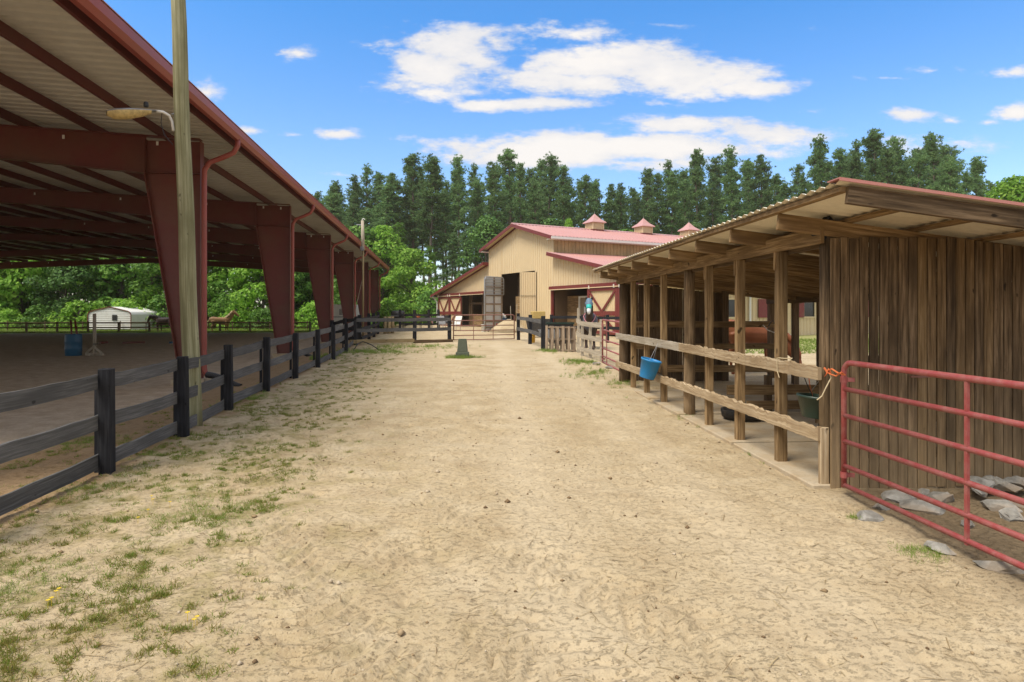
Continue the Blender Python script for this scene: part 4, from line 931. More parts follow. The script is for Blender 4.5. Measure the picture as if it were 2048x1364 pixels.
    for s in (S1, S2): MB().prism([Bn(s - .05, .1, BG - .1), Bn(s + .05, .1, BG - .1), Bn(s + .05, .1, 5.4), Bn(s - .05, .1, 5.4)], BW * 8.8).build('inner_wall', M['dark_wood'], root)
    # stall front in the left bay
    s0, s1 = sD(930), sD(969); q = .5
    for s in (s0, sD(934), sD(956), sD(960), s1 - .1): MB().beam(Bn(s, q, BG), Bn(s, q, 3.3), .18, .14, up=BU).build('stall_post', M['dark_wood'], root)
    MB().beam(Bn(s0, q, 2.55), Bn(s1, q, 2.55), .1, .18).build('stall_rail', M['dark_wood'], root)
    z = BG + .1
    while z < 1.6: MB().beam(Bn(s0, q + .03, z), Bn(s1, q + .03, z), .04, .135, up=(0, 0, 1)).build('stall_board', M['shed_wood'], root); z += .142
    # plank partitions seen in the centre and right bays
    z = BG + .05
    while z < 3.0: MB().beam(Bn(sD(1016), .7, z), Bn(sD(1050), .7, z), .04, .155).build('stall_board', M['shed_wood'], root); z += .162
    for px in (1012, 1019, 1030): MB().beam(Bn(sD(px), 1.2, BG), Bn(sD(px), 1.2, 4.7), .2, .16, up=BU).build('stall_post', M['dark_wood'], root)
    z = BG + .05
    while z < 2.95: MB().beam(Bn(sD(1108), 1.1, z), Bn(sD(1108) + 8.5, 1.1, z), .04, .17).build('stall_board', M['shed_wood'], root); z += .178
    d0 = sD(1139) - .3; d1 = d0 + 1.35; fr = MB().beam(Bn(d0, 1.0, BG), Bn(d0, 1.0, 2.75), .1, .1, up=BU).beam(Bn(d1, 1.0, BG), Bn(d1, 1.0, 2.75), .1, .1, up=BU).beam(Bn(d0 - .05, 1.0, 2.8), Bn(d1 + .05, 1.0, 2.8), .1, .1)
    dd = fr.build('door_frame', M['white'], root); MB().quad(Bn(d0, 1.03, BG), Bn(d1, 1.03, BG), Bn(d1, 1.03, 2.75), Bn(d0, 1.03, 2.75)).build('door', M['door_brown'], dd)
    MB().quad(Bn(d0 + .5, 1.01, 1.75), Bn(d0 + .85, 1.01, 1.75), Bn(d0 + .85, 1.01, 2.15), Bn(d0 + .5, 1.01, 2.15)).build('notice', M['paper'], dd)
    # tan leaf of the tall centre door, opened
    h = at(1072, 600, 45.0); f = at(1041, 600, 45.2)
    dm = MB(); dv = (h - f).normalized(); Lf = (h - f).length; nn = V((-dv.y, dv.x, 0)) * -1
    if nn.y > 0: nn = -nn
    cladding(dm, lambda s, o, z: V((f.x, f.y, 0)) + dv * s + nn * o + V((0, 0, z)), 0, Lf, BG + .05, lambda s: 4.66, [], .16); lf = dm.build('tall_door', M['tan'], root)
    MB().beam(V((h.x, h.y, BG)) - nn * .05, V((h.x, h.y, 4.66)) - nn * .05, .08, .05, up=dv).build('door_edge', M['dark_wood'], lf); MB().beam(V((f.x, f.y, 2.95)) + nn * .05, V((h.x, h.y, 2.95)) + nn * .05, .02, .03).build('rail', M['dark_wood'], lf)
    MB().beam(V((f.x, f.y, BG)), V((f.x, f.y, 4.66)), .07, .09, up=dv).build('door_edge', M['tan'], lf)
    # grey framed leaf with bar gate top
    f = at(968.5, 600, 43.0); h = at(1005, 600, 44.2); dv = (h - f); dv.z = 0; Lf = dv.length; dv.normalize(); nn = V((dv.y, -dv.x, 0)); b0 = V((f.x, f.y, 0))
    Q = lambda s, z, o=0: b0 + dv * s + nn * o + V((0, 0, z))
    g = M['greywhite']; lf = MB().prism([Q(0, BG + .05), Q(Lf, BG + .05), Q(Lf, 4.2), Q(0, 4.2)], nn * -.03).build('tall_door', g, root)
    for z in (BG + .3, 1.15, 1.75, 2.35, 2.95, 3.5): MB().beam(Q(.03, z, .03), Q(Lf - .03, z, .03), .04, .11).build('rail', M['pallet'], lf)
    for s in (.06, Lf * .52, Lf - .1): MB().beam(Q(s, BG + .06, .035), Q(s, 4.2, .035), .10, .04, up=nn).build('stile', M['pallet'], lf)
    MB().tube([Q(-.02, BG + .1, .1), Q(-.02, 4.05, .1), Q(.08, 4.22, .1), Q(Lf - .08, 4.22, .1), Q(Lf + .02, 4.05, .1), Q(Lf + .02, 3.0, .1)], .035, 8).build('gate_frame', M['grey_metal'], lf, True)
    for z in (3.0, 3.22, 3.45, 3.65, 3.85, 4.03): MB().tube([Q(0, z, .1), Q(Lf, z, .1)], .025, 6).build('gate_bar', M['grey_metal'], lf, True)
    return root
make_barn()

# ------------------------------------------------------------------ yard clutter before the barn
def box_thing(name, label, cat, mb, mat, group=None, smooth=False, bevel=0): return tag(mb.build(name, mat, None, smooth, bevel), label, cat, group)
def clutter():
    p = gp(1006, 44.6); t = thing('storage_bin', 'blue plastic bin with white sacks beside the open barn door', 'bin', p)
    MB().lathe([(0, 0), (.38, 0), (.42, .05), (.5, .78), (.54, .8), (.54, .86), (0, .86)], p, 16).build('body', M['blue_dark'], t, True); MB().lathe([(0, 0), (.5, 0), (.5, .03), (0, .04)], p + V((0, 0, .4)), 16).build('band', M['blue'], t)
    q = p + V((-.1, 0, .9)); o = link(rock_mesh(5, .4, .3, .28), 'feed_sack', M['white'], None); o.location = q + V((0, 0, .12)); tag(o, 'crumpled white sack on top of the blue bin', 'sack')
    bucket('plastic_bucket', 'red bucket standing by the blue bin', gp(993, 44.0, .55), (0, 0, 1), .24, .2, .55, M['red_plastic'])
    bucket('plastic_bucket', 'yellow bucket behind the right black fence', gp(1064, 31.0, .42), (0, 0, 1), .17, .14, .42, M['yellow_plastic'])
    bucket('plastic_bucket', 'white bucket under the grey barn door', gp(967, 43.2, .5), (0, 0, 1), .17, .14, .5, M['white'])
    # gravel/sand heap behind the gate
    p = gp(1018, 43.5); n = 40; vs = []
    mb = MB(); prof = [(1.5, 0), (1.1, .3), (.75, .55), (.4, .75), (.1, .86)]; mb.lathe(prof, p, 20); box_thing('sand_heap', 'small heap of sand behind the brown gate', 'heap', mb, M['ground'], smooth=True)
    for i, (px, tp, lab) in enumerate(((1023, 612, 'shovel leaning on the barn partition, taller of the two'), (1033, 608, 'rake leaning on the barn partition, nearer the tan door'))):
        b = gp(px, 46.3); t = thing('shovel' if i == 0 else 'rake', lab, 'tool', b); top = at(px + (-2 if i == 0 else 1), tp, 46.6); MB().tube([b, top], .025, 6).build('handle', M['pale_wood'], t); MB().box(b + V((0, 0, .15)), (.3, .06, .32 if i == 0 else .1)).build('head', M['grey_metal'], t)
    # hay bale and troughs
    p = gp(1076, 36); box_thing('hay_bale', 'rectangular golden hay bale stacked behind the black fence', 'hay bale', MB().box(p + V((0, 0, 1.28)), (.75, .5, .42), .2), M['hay'], bevel=.03)
    p = gp(1076, 36); box_thing('feed_cart', 'dark cart body carrying the hay bale', 'cart', MB().prism([p + V((-.55, -.3, .25)), p + V((.55, -.3, .25)), p + V((.7, -.3, 1.06)), p + V((-.7, -.3, 1.06))], V((0, .7, 0))), M['rubber'])
    p = gp(1120, 30.5); t = thing('water_trough', 'black water trough with green rim behind the pallet', 'trough', p); MB().prism([p + V((-.55, -.3, .05)), p + V((.55, -.3, .05)), p + V((.62, -.3, .95)), p + V((-.62, -.3, .95))], V((0, .65, 0))).build('body', M['black_plastic'], t); MB().beam(p + V((-.66, -.33, .98)), p + V((.66, -.33, .98)), .08, .08).beam(p + V((-.66, .37, .98)), p + V((.66, .37, .98)), .08, .08).build('rim', M['green_plastic'], t)
    p = gp(1100, 29); t = thing('wheelbarrow', 'grey wheelbarrow parked behind the black fence', 'wheelbarrow', p); MB().prism([p + V((-.35, -.3, .35)), p + V((.4, -.3, .35)), p + V((.6, -.3, .72)), p + V((-.55, -.3, .72))], V((0, .6, 0))).build('tray', M['grey_metal'], t); MB().lathe([(0, -.05), (.18, -.05), (.2, 0), (.18, .05), (0, .05)], p + V((.55, 0, .2)), 14, (0, 1, 0)).build('wheel', M['rubber'], t); MB().tube([p + V((.55, -.2, .2)), p + V((-.9, -.25, .62))], .02, 6).tube([p + V((.55, .2, .2)), p + V((-.9, .25, .62))], .02, 6).build('handles', M['pale_wood'], t)
    # seating: chairs, table, grill
    def chair(px, Y, rz, mat, label):
        p = gp(px, Y); t = thing('lawn_chair', label, 'chair', p); c, s = math.cos(rz), math.sin(rz)
        K = lambda a, b, z: p + V((a * c - b * s, a * s + b * c, z))
        MB().add([K(-.27, -.25, .42), K(.27, -.25, .42), K(.27, .28, .40), K(-.27, .28, .40)] + [K(-.27, -.25, .45), K(.27, -.25, .45), K(.27, .28, .43), K(-.27, .28, .43)], [(3, 2, 1, 0), (4, 5, 6, 7), (0, 1, 5, 4), (1, 2, 6, 5), (2, 3, 7, 6), (3, 0, 4, 7)]).build('seat', mat, t)
        MB().prism([K(-.27, .28, .45), K(.27, .28, .45), K(.27, .52, 1.05), K(-.27, .52, 1.05)], K(0, .03, 0) - K(0, 0, 0)).build('backrest', mat, t)
        for a, b in ((-.27, -.25), (.27, -.25), (-.27, .3), (.27, .3)): MB().tube([K(a, b, 0), K(a, b, .66 if b < 0 else .62)], .018, 6).build('leg', M['steel_pipe'], t)
        for a in (-.29, .29): MB().beam(K(a, -.28, .67), K(a, .38, .67), .05, .03).build('armrest', M['steel_pipe'], t)
    chair(910, 45.0, -.5, M['white'], 'white lawn chair beside the red barn doors'); chair(888, 45.5, .6, M['steel_pipe'], 'tube frame chair left of the white lawn chair'); chair(873, 47.5, 1.8, M['pink'], 'low chair with pinkish seat behind the black rails'); chair(897, 48.5, 2.6, M['blanket'], 'dark chair close to the barn corner')
    p = gp(796, 48); t = thing('barbecue_grill', 'black barbecue grill on legs past the fence end', 'grill', p)
    MB().lathe([(0, -.5), (.22, -.5), (.30, -.42), (.32, 0), (.30, .42), (.22, .5), (0, .5)], p + V((0, 0, 1.1)), 14, (1, 0, 0)).build('firebox', M['black_plastic'], t, True)
    for a in (-.4, .4):
        for b in (-.22, .22): MB().tube([p + V((a, b, 0)), p + V((a * .9, b * .8, .9))], .022, 6).build('leg', M['black_plastic'], t)
    MB().box(p + V((.0, -.42, 1.0)), (.95, .22, .03)).build('shelf', M['grey_metal'], t)
    for k, (px, Y) in enumerate(((825, 50), (846, 49))):
        p = gp(px, Y); t = thing('patio_table', 'grey patio table left of the black gate post' if k == 0 else 'dark patio table with clutter nearer the barn', 'table', p); MB().box(p + V((0, 0, .74)), (1.5, .8, .05)).build('top', M['blanket'], t)
        for a in (-.65, .65):
            for b in (-.33, .33): MB().tube([p + V((a, b, 0)), p + V((a, b, .72))], .025, 6).build('leg', M['black_plastic'], t)
    tag(MB().lathe([(0, 0), (.13, 0), (.2, .25), (.19, .26), (0, .2)], gp(836, 48.8, .775), 14).build('clay_pot', M['rope'], None, True), 'orange clay pot on the patio table', 'pot')
    # black hoses on the ground near the fence corner
    tag(MB().tube([gp(706, 26.5, .02), gp(707, 25.5, .03), gp(716, 26.8, .22), gp(726, 27.3, .28), gp(742, 26.5, .2), gp(760, 25.6, .02)], .022, 6).build('hose', M['hose'], None, True), 'black hose arching over the grass by the fence corner', 'hose')
    tag(MB().tube([gp(707, 25.6, .02), gp(712, 25.2, .02), gp(722, 24.9, .02)], .022, 6).build('hose', M['hose'], None, True), 'short black hose end lying by the fence corner', 'hose')
    # arena gear: barrel with poles, jump standard, ground poles
    p = V(((147 - HX) * 25.4 / F, 25.4, .03)); t = thing('plastic_drum', 'dark blue plastic drum standing in the riding arena', 'drum', p)
    MB().lathe([(0, 0), (.27, 0), (.285, .02), (.295, .28), (.30, .3), (.295, .32), (.3, .56), (.306, .58), (.3, .6), (.29, .85), (.275, .88), (.26, .88), (.255, .80), (0, .80)], p, 24).build('shell', M['blue_dark'], t, True)
    for i, (a, b) in enumerate((((141.5, 640), (145, 700)), ((150, 640), (158, 700)))):
        tag(MB().tube([at(*b, 25.4), at(*a, 25.4)], .035, 8).build('jump_pole', M['steel'], None, True), ('left' if i == 0 else 'right') + ' of two maroon poles standing in the blue drum', 'pole')
    p = V(((189 - HX) * 25.6 / F, 25.6, .03)); t = thing('jump_standard', 'wooden jump standard with crossed feet beside the blue drum', 'jump standard', p); MB().beam(p, at(189, 627, 25.6), .09, .09, up=(1, 0, 0)).build('upright', M['pale_wood'], t)
    MB().beam(p + V((-.36, 0, .06)), p + V((.36, 0, .06)), .09, .1).build('foot', M['pale_wood'], t); MB().beam(p + V((0, -.36, .065)), p + V((0, .36, .065)), .09, .1).build('foot', M['pale_wood'], t)
    for a in (-1, 1): MB().beam(p + V((a * .32, -.03, .1)), p + V((a * .03, -.03, .34)), .04, .08).build('knee_brace', M['pale_wood'], t)
    MB().box(at(191, 688, 25.5), (.14, .06, .04)).build('jump_cup', M['black_plastic'], t)
    for i, (a, b) in enumerate(((200, 215), (245, 290), (340, 352))):
        tag(MB().beam(V(((a - HX) * 35 / F, 35, .1)), V(((b - HX) * 35.4 / F, 35.4, .1)), .12, .12).build('ground_pole', M['steel'] if i < 2 else M['blue_dark'], None), ('short dark pole lying in the arena by the jump standard', 'long dark pole lying across the arena', 'blue block lying beside the wooden pole')[i], 'pole')
clutter()

# metal garage, trailer
def garage():
    D = 66.5; x0 = (175.5 - HX) * D / F; x1 = (262 - HX) * D / F; L = 5.4; root = thing('metal_garage', 'low white metal garage with red edge trim behind the far fence', 'garage', V(((x0 + x1) / 2, D, 0)))
    W = M['white']; xm = (x0 + x1) / 2; ez, pz = 1.65, 2.36
    prof = [(x0, 0), (x0, ez - .1), (x0 + .12, ez + .12), (x0 + .35, ez + .25), (xm, pz), (x1 - .35, ez + .25), (x1 - .12, ez + .12), (x1, ez - .1), (x1, 0)]
    mb = MB(); n = len(prof); vs = []; fs = []
    for y in (D, D + L): vs += [V((x, y, z if z else -.4)) for x, z in prof]
    for i in range(n - 1): fs.append((i, i + 1, n + i + 1, n + i))
    mb.add(vs, fs + [tuple(range(n, 2 * n))]); mb.build('roof_and_side_panels', W, root)
    z = 0.0
    while z < pz - .1:                                                    # front wall: lapped horizontal panels
        def half(zz): 
            if zz <= ez - .1: return x0 + .03, x1 - .03
            if zz <= ez + .25: q = (zz - ez + .1) / .35 * .35; return x0 + q + .03, x1 - q - .03
            q = .35 + (zz - ez - .25) / (pz - ez - .25) * (xm - x0 - .35); return x0 + q, x1 - q
        a, b = half(z); c, d = half(min(z + .225, pz - .02)); MB().prism([V((a, D + .02, z)), V((b, D + .02, z)), V((d, D + .05, z + .225)), V((c, D + .05, z + .225))], V((0, .02, 0))).build('wall_panel', W, root); z += .23
    z = .1
    while z < 1.5: MB().beam(V((x1 + .01, D, z)), V((x1 + .01, D + L, z)), .03, .03).build('panel_rib', W, root); z += .23
    for a, b in zip(prof[:-1], prof[1:]): MB().beam(V((a[0], D - .02, a[1])), V((b[0], D - .02, b[1])), .06, .07).build('edge_trim', M['barn_red'], root)
    MB().box(V((xm + .55, D - .01, 1.2)), (.5, .03, .6)).build('window', M['black_plastic'], root)
garage()
def trailer():
    D = 58.0; p = gp(672, D); p.z = 0; root = thing('horse_trailer', 'white horse trailer parked beyond the arena columns', 'trailer', p)
    MB().prism([p + V((-.95, 0, .55)), p + V((.95, 0, .55)), p + V((.95, 0, 2.2)), p + V((.75, 0, 2.5)), p + V((-.75, 0, 2.5)), p + V((-.95, 0, 2.2))], V((.5, 4.2, 0))).build('body', M['white'], root, False, .05)
    for a in (-.55, .45): MB().box(p + V((a, -.01, 1.8)), (.28, .04, .55)).build('window', M['glass'], root)
    MB().box(p + V((0, -.02, 1.35)), (1.9, .04, .12)).build('stripe', M['grey_metal'], root); MB().box(p + V((0, -.05, .5)), (1.95, .1, .15)).build('bumper', M['grey_metal'], root)
    for a in (-.8, .8):
        for b in (1.7, 2.6): MB().lathe([(0, -.1), (.3, -.1), (.34, -.06), (.34, .06), (.3, .1), (0, .1)], p + V((a, b, .34)), 16, (1, 0, 0)).build('wheel', M['rubber'], root, True)
    for a in (-.82, .82): MB().box(p + V((a, -.03, .85)), (.12, .04, .25)).build('tail_light', M['red_plastic'], root)
trailer()

# ------------------------------------------------------------------ horses
def horse(label, loc, rz, coat_, mane, scale=1.0, head='up', rug=False):
    """built facing +X; one continuous body mesh"""
    root = thing('horse', label, 'horse', loc, world=False); root.rotation_euler = (0, 0, rz); root.scale = (scale,) * 3
    mb = MB()
    mb.tube([(-.86, 0, 1.08), (-.78, 0, 1.16), (-.6, 0, 1.19), (-.3, 0, 1.15), (0, 0, 1.12), (.3, 0, 1.11), (.52, 0, 1.13), (.72, 0, 1.12), (.80, 0, 1.1)], [(.10, .12), (.22, .26), (.27, .31), (.27, .30), (.285, .325), (.27, .33), (.235, .32), (.16, .24), (.06, .10)], 14)
    if head == 'up': nk = [(.52, 0, 1.18), (.72, 0, 1.38), (.90, 0, 1.62), (1.0, 0, 1.82), (1.06, 0, 1.90)]; hd = [(1.0, 0, 1.92), (1.10, 0, 1.88), (1.26, 0, 1.74), (1.42, 0, 1.58), (1.50, 0, 1.49)]
    elif head == 'front': nk = [(.52, 0, 1.18), (.70, 0, 1.42), (.82, 0, 1.68), (.88, 0, 1.86), (.92, 0, 1.94)]; hd = [(.88, 0, 1.96), (.98, 0, 1.93), (1.13, 0, 1.77), (1.26, 0, 1.58), (1.32, 0, 1.48)]
    elif head == 'level': nk = [(.52, 0, 1.2), (.78, 0, 1.34), (1.05, 0, 1.42), (1.28, 0, 1.47), (1.36, 0, 1.46)]; hd = [(1.30, 0, 1.5), (1.40, 0, 1.44), (1.5, 0, 1.26), (1.58, 0, 1.06), (1.61, 0, .96)]
    else: nk = [(.52, 0, 1.15), (.8, 0, 1.0), (1.05, 0, .78), (1.22, 0, .58), (1.28, 0, .5)]; hd = [(1.22, 0, .58), (1.30, 0, .48), (1.38, 0, .30), (1.44, 0, .14), (1.46, 0, .08)]
    mb.tube(nk, [(.17, .30), (.14, .25), (.115, .2), (.10, .16), (.08, .12)], 12); mb.tube(hd, [(.08, .09), (.105, .145), (.085, .12), (.065, .085), (.05, .055)], 12)
    for s in (-1, 1):
        e = V(nk[-1]) + V((-.02, s * .07, .05)); mb.tube([e, e + V((.02, s * .02, .10)), e + V((.03, s * .02, .17))], [.035, .04, .008], 8)
        x = .50 + .05 * s; mb.tube([(x, s * .15, 1.08), (x + .02, s * .165, .86), (x, s * .16, .62), (x + .01, s * .16, .55), (x, s * .16, .46), (x, s * .16, .22), (x + .03, s * .16, .14), (x + .06, s * .16, .06), (x + .07, s * .16, 0)], [.13, .105, .066, .068, .05, .042, .05, .062, .075], 10)
        x = -.60 - .05 * s; mb.tube([(x, s * .15, 1.12), (x + .06, s * .175, .92), (x + .04, s * .17, .78), (x - .08, s * .16, .60), (x - .11, s * .16, .52), (x - .08, s * .16, .40), (x - .06, s * .16, .2), (x - .03, s * .16, .13), (x, s * .16, .05), (x + .01, s * .16, 0)], [.2, .16, .12, .075, .066, .052, .045, .05, .062, .075], 10)
    b = mb.build('body', coat_, root, True); r = b.modifiers.new('remesh', 'REMESH'); r.mode = 'VOXEL'; r.voxel_size = .028; r.use_smooth_shade = True
    sm = b.modifiers.new('smooth', 'SMOOTH'); sm.iterations = 4; sm.factor = .5
    # mane, forelock, tail
    mm = MB(); 
    for i in range(len(nk) - 1):
        for k in range(7):
            q = k / 7; c = V(nk[i]).lerp(V(nk[i + 1]), q); d = (V(nk[i + 1]) - V(nk[i])).normalized(); up = V((-d.z, 0, d.x)); c = c + up * ([.28, .24, .19, .15, .11][i] + .01)
            for s in (-1, 1): mm.tube([c, c + V((0, s * .10, -.06)), c + V((rnd.uniform(-.03, .03), s * .15, -.24))], [.035, .035, .006], 5)
    mm.build('mane', mane, root, True)
    tl = MB()
    for k in range(9): a = rnd.uniform(-.05, .05); tl.tube([(-.86, a * .3, 1.22), (-.98, a, 1.12), (-1.0, a * 1.3, .8), (-.96 + rnd.uniform(-.04, .04), a * 1.6, .42)], [.03, .05, .045, .008], 6)
    tl.build('tail', mane, root, True)
    if rug:
        rg = MB().tube([(-.82, 0, 1.06), (-.6, 0, 1.14), (-.3, 0, 1.11), (0, 0, 1.08), (.3, 0, 1.07), (.55, 0, 1.12), (.70, 0, 1.16)], [(.27, .33), (.315, .39), (.31, .375), (.32, .39), (.31, .39), (.28, .38), (.2, .3)], 16).build('rug', M['blanket'], root, True)
        for s in (-1, 1): MB().tube([(.84, s * .03, 1.02), (.72, s * .19, 1.22), (.62, s * .24, 1.36), (.42, s * .18, 1.47)], .018, 6).build('binding', M['pink'], root)
        MB().tube([(.84, 0, 2.0), (.96, 0, 1.97), (1.06, 0, 1.87), (1.15, 0, 1.76), (1.22, 0, 1.66)], [(.08, .08), (.125, .15), (.15, .165), (.115, .14), (.095, .115)], 16).build('fly_mask', M['mask'], root, True)
        for s in (-1, 1):
            MB().tube([(.90, s * .08, 1.98), (.93, s * .12, 2.09), (.94, s * .125, 2.16)], [.04, .042, .008], 8).build('ear', M['mane_dark'], root, True)
            MB().lathe([(0, .05), (.05, .035), (.065, 0), (.05, -.03)], (1.08, s * .12, 1.87), 10, (.5, s, .3)).build('eye_dart', M['mask'], root, True)
        MB().tube([(1.15, 0, 1.775), (1.21, 0, 1.68), (1.24, 0, 1.635)], [(.112, .142), (.103, .125), (.094, .112)], 14).build('mask_nose', M['mask_teal'], root, True)
        MB().tube([(1.235, 0, 1.64), (1.30, 0, 1.54), (1.345, 0, 1.47)], [(.088, .105), (.078, .085), (.055, .06)], 14).build('muzzle_cover', M['paper'], root, True)
    return root
horse('dark brown horse standing behind the tube gate in the paddock', gp(330, 62), math.pi - .12, M['coat_dark'], M['mane_dark'], 1.15, 'level')
horse('palomino horse with raised head looking right in the paddock', gp(441, 62.6), .22, M['coat_pal'], M['mane_pale'], 1.15, 'up')
horse('horse in rug and grey blue fly mask facing the camera over the fence', gp(1180, 26.9), -math.pi / 2 - .16, M['coat_dark'], M['mane_dark'], 1.02, 'front', True)
horse('chestnut horse standing behind the shed', gp(1500, 17.3), .1, M['coat_ches'], M['coat_ches'], 1.0, 'down')

# ------------------------------------------------------------------ trees
def tri_fans(rng, C, K, Lm, W, up=.3, out=None):
    """K blades at each centre: narrow triangles"""
    N = len(C); d = rng.normal(size=(N, K, 3)); d[..., 2] += up
    if out is not None: d += out[:, None, :] * .9
    d /= np.linalg.norm(d, axis=2, keepdims=True); s = rng.normal(size=(N, K, 3)); s -= (s * d).sum(2, keepdims=True) * d; s /= np.linalg.norm(s, axis=2, keepdims=True)
    L = Lm * rng.uniform(.7, 1.25, size=(N, K, 1)); c = C[:, None, :]
    a = c + s * W + d * L * .15; b = c - s * W + d * L * .15; t = c + d * L; 
    vs = np.stack([a, b, t], 2).reshape(-1, 3); return vs, np.arange(len(vs)).reshape(-1, 3)
def leaf_quads(rng, C, size, nrm=None):
    N = len(C); d = rng.normal(size=(N, 3)); d[:, 2] *= .6
    if nrm is not None: d += nrm * 1.5
    d /= np.linalg.norm(d, axis=1, keepdims=True); s = rng.normal(size=(N, 3)); s -= (s * d).sum(1, keepdims=True) * d; s /= np.linalg.norm(s, axis=1, keepdims=True); t = np.cross(d, s)
    z = size * rng.uniform(.6, 1.35, size=(N, 1)); a = C + s * z; b = C + t * z * .62; c = C - s * z; e = C - t * z * .62
    vs = np.stack([a, b, c, e], 1).reshape(-1, 3); return vs, np.arange(len(vs)).reshape(-1, 4)
def pine_variant(seed, H=24., bare=.42, rad=2.7):
    rng = np.random.default_rng(seed); r = random.Random(seed); tr = MB(); lean = r.uniform(-.4, .4)
    P = lambda q: V((lean * q * q + .12 * math.sin(q * 7 + seed), .25 * math.sin(q * 4 + seed * 2) * q, H * q))
    tr.tube([P(k / 12) for k in range(13)], [.21 * (1 - .86 * k / 12) + .02 for k in range(13)], 8); trunk = tr.mesh('trunk', True)
    br = MB(); cen = []; outs = []; nb = 58
    for i in range(nb):
        q = bare + (1 - bare) * (i / nb) ** .9; xq = (q - bare) / (1 - bare); prof = (1 - xq) ** .62 * min(1, .5 + xq * 2.2)
        L = rad * prof * r.uniform(.45, 1.2) + .22; az = i * 2.4 + r.uniform(-.6, .6); el = .10 + .75 * ((q - bare) / (1 - bare)) + r.uniform(-.15, .15)
        if r.random() < .16: continue
        b = P(q); d = V((math.cos(az) * math.cos(el), math.sin(az) * math.cos(el), math.sin(el))); e = b + d * L + V((0, 0, .12 * L)); br.tube([b, b + d * L * .55, e], [.05, .035, .012], 4, False)
        nc = 2 + int(L * 1.5)
        for k in range(nc):
            c = b.lerp(e, r.uniform(.35, 1.05)) + V((r.uniform(-.3, .3), r.uniform(-.3, .3), r.uniform(-.1, .3))); rr = r.uniform(.22, .46)
            g = rng.normal(size=(11, 3)) * rr * np.array([.75, .75, .5]); cen.append(g + np.array(c)); outs.append(np.tile(np.array(d), (11, 1)))
    for k in range(26): c = P(1 - .07 * r.random()) + V((r.uniform(-.16, .16), r.uniform(-.16, .16), r.uniform(-.2, .5))); cen.append(np.array(c)[None]); outs.append(np.array([[0, 0, 1.]]))
    for k in range(7):                                        # dead stubs on the bare trunk
        q = r.uniform(.15, bare); az = r.uniform(0, 6.3); b = P(q); br.tube([b, b + V((math.cos(az) * r.uniform(.5, 1.4), math.sin(az) * r.uniform(.5, 1.4), .15))], [.03, .008], 4, False)
    C = np.concatenate(cen); O = np.concatenate(outs); vs, fs = tri_fans(rng, C, 8, .34, .055, .35, O)
    return trunk, br.mesh('branches'), np_mesh('crown', vs, fs)
def broad_variant(seed, H=11., rad=3.6, n=7500, base=.12, leaf=.19):
    rng = np.random.default_rng(seed); r = random.Random(seed); tr = MB(); P = lambda q: V((.3 * math.sin(q * 3 + seed), .3 * math.sin(q * 2.3 + seed), H * q))
    tr.tube([P(k / 8 * .85) for k in range(9)], [.19 * (1 - .8 * k / 8) + .02 for k in range(9)], 8); trunk = tr.mesh('trunk', True)
    br = MB(); cen = []; nrm = []
    lobes = []
    for i in range(34):
        q = base + (1 - base) * r.random(); w = math.sin(math.pi * min(1, (q - base) / (1 - base) * .78 + .2)) ** .75; az = r.uniform(0, 6.28); rr = rad * w * r.uniform(.35, .9)
        c = V((math.cos(az) * rr, math.sin(az) * rr, H * q * .97)); lobes.append((c, r.uniform(.55, 1.1) * rad * .36)); b = P(max(.1, q * .72)); br.tube([b, b.lerp(c, .5) + V((0, 0, .2)), c], [.07, .045, .015], 4, False)
    lobes.append((V((0, 0, H * .95)), rad * .3))
    per = n // len(lobes)
    for c, s in lobes:
        g = rng.normal(size=(per, 3)); g /= np.linalg.norm(g, axis=1, keepdims=True); rad_ = rng.uniform(.55, 1.05, size=(per, 1)) ** .6; cen.append(np.array(c) + g * rad_ * s * np.array([1.1, 1.1, .8])); nrm.append(g)
    C = np.concatenate(cen); Nn = np.concatenate(nrm); keep = C[:, 2] > .15; vs, fs = leaf_quads(rng, C[keep], leaf, Nn[keep] + np.array([0, 0, .6]))
    return trunk, br.mesh('branches'), np_mesh('crown', vs, fs)
PINES = [pine_variant(11 + k, 24, (.36, .45, .5, .40, .54, .3)[k], (2.3, 1.9, 2.1, 2.5, 1.75, 2.4)[k]) for k in range(6)]
BROAD = [broad_variant(51, 10, 3.9, 9000, .08), broad_variant(52, 12, 3.5, 9000, .10), broad_variant(53, 8, 3.4, 8000, .04), broad_variant(54, 14, 4.2, 9500, .14)]
SHRUB = [broad_variant(71, 2.6, 1.7, 2600, .0, .13), broad_variant(72, 2.0, 1.9, 2600, .0, .12)]
def tree(name, label, cat, loc, variant, leafm, barkm, sc, group, rz=None):
    root = thing(name, label, cat, loc, group, world=False); root.scale = sc if isinstance(sc, tuple) else (sc,) * 3; root.rotation_euler = (0, 0, rnd.uniform(0, 6.28) if rz is None else rz)
    for nm, me in zip(('trunk', 'branches', 'crown'), variant):
        o = bpy.data.objects.new(nm, me); COL.objects.link(o); o.parent = root
        if not me.materials: me.materials.append(barkm if nm != 'crown' else leafm)
        if nm == 'branches': o['kind'] = 'stuff'
        if nm == 'crown':
            o.material_slots[0].link = 'OBJECT'; o.material_slots[0].material = leafm; o['kind'] = 'stuff'
    return root
def sky_top(px):      # height of the forest outline along the photograph
    xs = [540, 580, 620, 650, 690, 720, 760, 830, 900, 960, 1020, 1090, 1150, 1210, 1250, 1290, 1330, 1380, 1430, 1470, 1510, 1560, 1590, 1640, 1700, 1760, 1820, 1870, 1930, 1980, 2060]
    ys = [345, 355, 385, 362, 372, 345, 322, 315, 320, 315, 310, 318, 318, 345, 345, 335, 318, 300, 298, 300, 298, 345, 312, 285, 275, 262, 262, 270, 285, 345, 340]
    return float(np.interp(px, xs, ys))
rt = random.Random(3)
